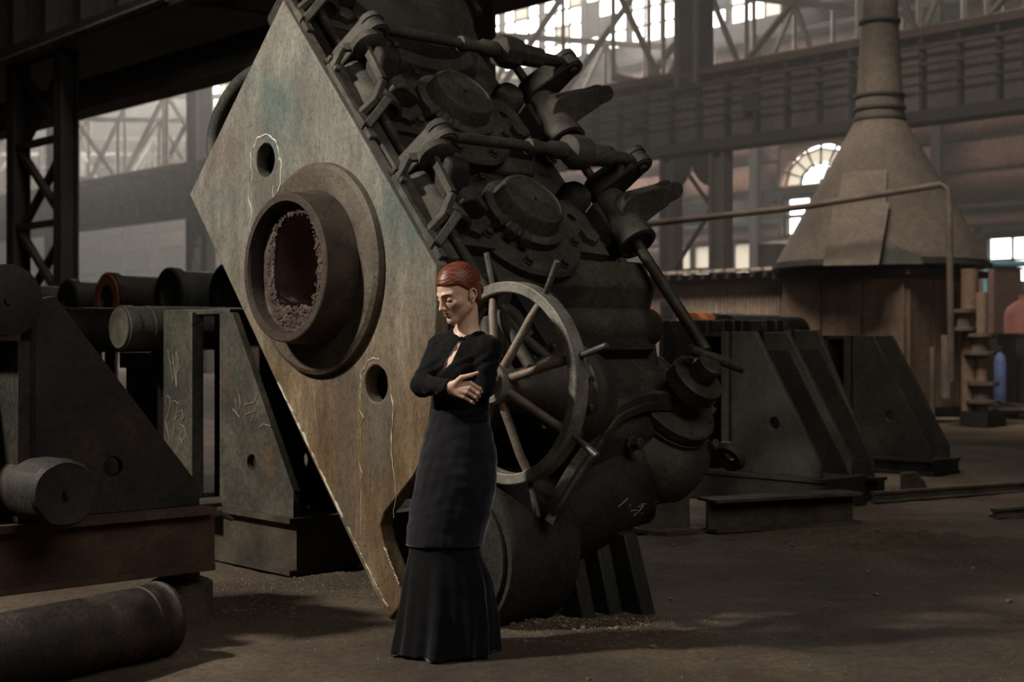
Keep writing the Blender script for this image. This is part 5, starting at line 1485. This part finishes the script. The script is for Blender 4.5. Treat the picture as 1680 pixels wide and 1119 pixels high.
# facial details
def face_tube(pts, r, name, mt, off=.0):
    m = MB(); m.tube([hd(*p) for p in pts], r, 6); return m.build(name, mt, wo)
def on_face(x, z, lift=.0006):            # march from the front onto the face
    y = np.linspace(.14, .02, 600).astype(np.float32)
    Q = np.stack([np.array(hd(x, yy, z)) for yy in y]).astype(np.float32); d = face(Q); k = int(np.argmax(d < 0)); return (x, float(y[k])+lift, z)
for s in (-1, 1):
    face_tube([on_face(s*(.012+.006*i), .0135+.0045*math.sin(i/6*2.2)-.0006*i) for i in range(7)], [.0012, .0022, .0025, .0024, .0021, .0016, .0008], 'eyebrow', M['brow'])
    face_tube([on_face(s*(.0165+.0045*i), -.0145-.0028*math.sin(i/6*PI)) for i in range(7)], [.0006, .0011, .0013, .0014, .0014, .0013, .0008], 'eyelashes', M['lash'])
def lip(z0, amp, hgt, name):
    m = MB(); cols = []
    for i in range(13):
        x = -.0175+.035*i/12; e = 1-(abs(x)/.0178)**2
        za = z0+amp(x)*e; rowv = [on_face(x, z0 + (za-z0)*j/4, .0007) for j in range(5)]
        cols.append(rowv)
    vs = [hd(*p) for c_ in cols for p in c_]; fs = [(i*5+j, (i+1)*5+j, (i+1)*5+j+1, i*5+j+1) for i in range(12) for j in range(4)]
    m.add(vs, fs); m.build(name, M['lip'], wo)
lip(-.0668, lambda x: .0072-.0018*math.exp(-(x/.004)**2), 0, 'upper_lip'); lip(-.0676, lambda x: -.0088, 0, 'lower_lip')
er = MB(); er.ell(hd(.0725, -.006, -.0525), (.0028, .0028, .004), n=8, m=6); er.build('earring', M['gold'], wo)

# hair: swept back cap with side parting and a low knot
def hair0(P):
    q = (P-HC)@RH
    sk = sd_ell(P, hd0(0, -.018, .030), (.0795, .102, .0885), RH)
    x, y, z = q[:, 0], q[:, 1], q[:, 2]
    sk = smin(sk, sd_ell(P, hd0(0, -.048, -.05), (.058, .046, .055), RH), .02)
    # hairline: front high, dips over the temple to the ear, behind it down to the nape
    line = np.where(y > .03, .043+(y-.03)*.2-np.abs(x)*.10, .043-.006+(y-.03)*1.05)
    line = np.where(y < -.028, np.maximum(-.075, -.024+(y+.028)*1.9), line)
    cut = (line-z)*.8
    d = smax(sk, cut.astype(np.float32), .010)
    d = smin(d, sd_ell(P, hd0(0, -.100, -.030), (.030, .026, .030), RH), .016)
    d = d + (.0003*np.sin(z*500+y*60)).astype(np.float32)
    part = np.exp(-((x+.022)/.004)**2)*np.clip((y+.02)*20, 0, 1)
    return d + (.0016*part).astype(np.float32)
V4 = surface_nets(hairf, HC-np.array((.15, .15, .16)), HC+np.array((.16, .15, .16)), .0023)
nets_obj('hair', [V4], M['hair'], wo)

# blouse
kh = [W(757, 558, 6.37), W(748, 574, 6.35), W(738, 592, 6.34), W(729, 606, 6.34)]
def blouse(P):
    d = smin(torso(P, .004), arms(P, .006, 1.04), .03)
    wr = np.array(wrR)
    # folds in the sleeves and bodice
    f_ = .0012*np.sin(P[:, 2]*150+P[:, 0]*90+6*np.sin(P[:, 1]*30)) + .0020*np.sin(P[:, 0]*75-P[:, 2]*55+3*np.sin(P[:, 2]*33+P[:, 1]*20))
    d = d+f_.astype(np.float32)
    # neck opening
    na = np.array(hd(0, -.02, -.08)); d = smax(d, -sd_cap(P, tuple(na), tuple(nb+np.array((-.004, -.012, -.008))), .06, .0615), .008)
    # keyhole
    rr = (.005, .011, .015, .004)
    kc = np.array(kh).mean(0).astype(np.float32); near_k = np.linalg.norm(P-kc, axis=1) < .13
    k = np.full(len(P), .05, np.float32); Q = P[near_k]
    if len(Q):
        kk = None
        for i in range(3):
            for dv in np.arange(-.06, .07, .003):
                o = np.array((0, 1., 0))*dv+ft*.01
                q = sd_cap(Q, tuple(np.array(kh[i])+o), tuple(np.array(kh[i+1])+o), rr[i], rr[i+1]); kk = q if kk is None else np.minimum(kk, q)
        k[near_k] = kk
    d = smax(d, -k, .003)
    # cuffs, waist
    ax_ = np.array(wrR)-np.array(elR); ax_ /= np.linalg.norm(ax_)
    near = np.linalg.norm(P-np.array(wrR, np.float32), axis=1) < .1
    cut = ((P-np.array(wrR, np.float32))@ax_.astype(np.float32))-.004
    d = np.where(near & (P[:, 1] < wrR[1]+.045), smax(d, cut.astype(np.float32), .003), d)
    return smax(d, (1.035-P[:, 2]).astype(np.float32), .004)
V5 = surface_nets(blouse, (-.32, -.30, 1.02), (.30, .27, 1.50), .0034)
nets_obj('blouse', [V5], M['velvet'], wo, 1)
# little tie that closes the collar
MB().ell(W(757, 554, 6.384), (.006, .005, .006), n=10, m=8).build('neck_tie', M['velvet'], wo)

# skirts from stacked outlines
def skirt(name, rows, mt, folds, seg=120, wr=0, seed=1, thick=.004):
    vs = []; fs = []
    for i, (z, cx, cy, hw, dp, fa) in enumerate(rows):
        for k in range(seg):
            t = 2*PI*k/seg
            fo = fa*sum(a*math.sin(n_*t+p_+.6*math.sin(z*3+n_)) for n_, a, p_ in folds)
            wv = wr*noise.noise(Vector((math.cos(t)*2.2, z*26+1.6*math.sin(t), seed)))+wr*.7*noise.noise(Vector((math.cos(t)*5, math.sin(t)*5+z*9, seed+5)))
            q = 1+fo+wv
            vs.append((cx+hw*q*math.cos(t), cy+dp*q*math.sin(t), z+(.006*math.sin(5*t+1) if fa > .03 and i == len(rows)-1 else 0)))
    n_ = len(rows)
    for i in range(n_-1):
        for k in range(seg):
            fs.append((i*seg+k, (i+1)*seg+k, (i+1)*seg+(k+1) % seg, i*seg+(k+1) % seg))
    m = MB(); m.add(vs, fs); o = m.build(name, M[mt], wo, angle=180)
    s_ = o.modifiers.new('cloth', 'SOLIDIFY'); s_.thickness = thick; s_.offset = -1
    return o
def interp_rows(keys, n):
    out = []
    zs = [k[0] for k in keys]
    for i in range(n+1):
        z = zs[0]+(zs[-1]-zs[0])*i/n
        for a, b in zip(keys[:-1], keys[1:]):
            if a[0] >= z >= b[0]:
                t = (a[0]-z)/(a[0]-b[0]); t2 = t*t*(3-2*t)*.5+t*.5; out.append([a[j]+(b[j]-a[j])*t2 if j else z for j in range(len(a))]); break
    return out
def sk(py, xl, xr, dp, fa=0, Y=6.45):
    a = W(xl, py, Y); b = W(xr, py, Y); return (a[2], (a[0]+b[0])/2, 0.0, (b[0]-a[0])/2, dp, fa)
over = [sk(672, 708, 803, .108), sk(690, 705, 803, .108), sk(715, 697, 809, .124), sk(745, 689, 815, .138), sk(790, 681, 815, .146), sk(840, 672, 806, .144), sk(880, 667, 796, .140), sk(893, 666, 793, .140)]
skirt('overskirt', interp_rows(over, 70), 'velvet_grey', [(3, .5, 0)], wr=.034, seed=2)
low = [sk(872, 674, 785, .126, .0), sk(900, 671, 788, .130, .006), sk(960, 660, 806, .155, .045), sk(1020, 652, 812, .18, .08), sk(1060, 646, 812, .195, .105), sk(1072, 643, 814, .205, .115)]
skirt('flounce', interp_rows(low, 40), 'velvet_low', [(7, .5, .4), (11, .45, 1.9), (17, .3, 0), (4, .25, 2)], seg=200, wr=.006, seed=7)
# belt line and shoes
for s, nm in ((-1, 0), (1, 1)):
    m = MB(); an = np.array(rel((-.285, 6.43, .0)))+lt*.06*s
    m.hspheres([(tuple(an+ft*.0+uz*.035), .034), (tuple(an+ft*.09+uz*.026), .026), (tuple(an+ft*.125+uz*.017), .014), (tuple(an-ft*.10+uz*.09), .03)], 12)
    m.cyl(tuple(an-ft*.10+uz*.005), tuple(an-ft*.10+uz*.08), .008, .014, 10)
    m.build('shoe', M['shoe'], wo, angle=50)
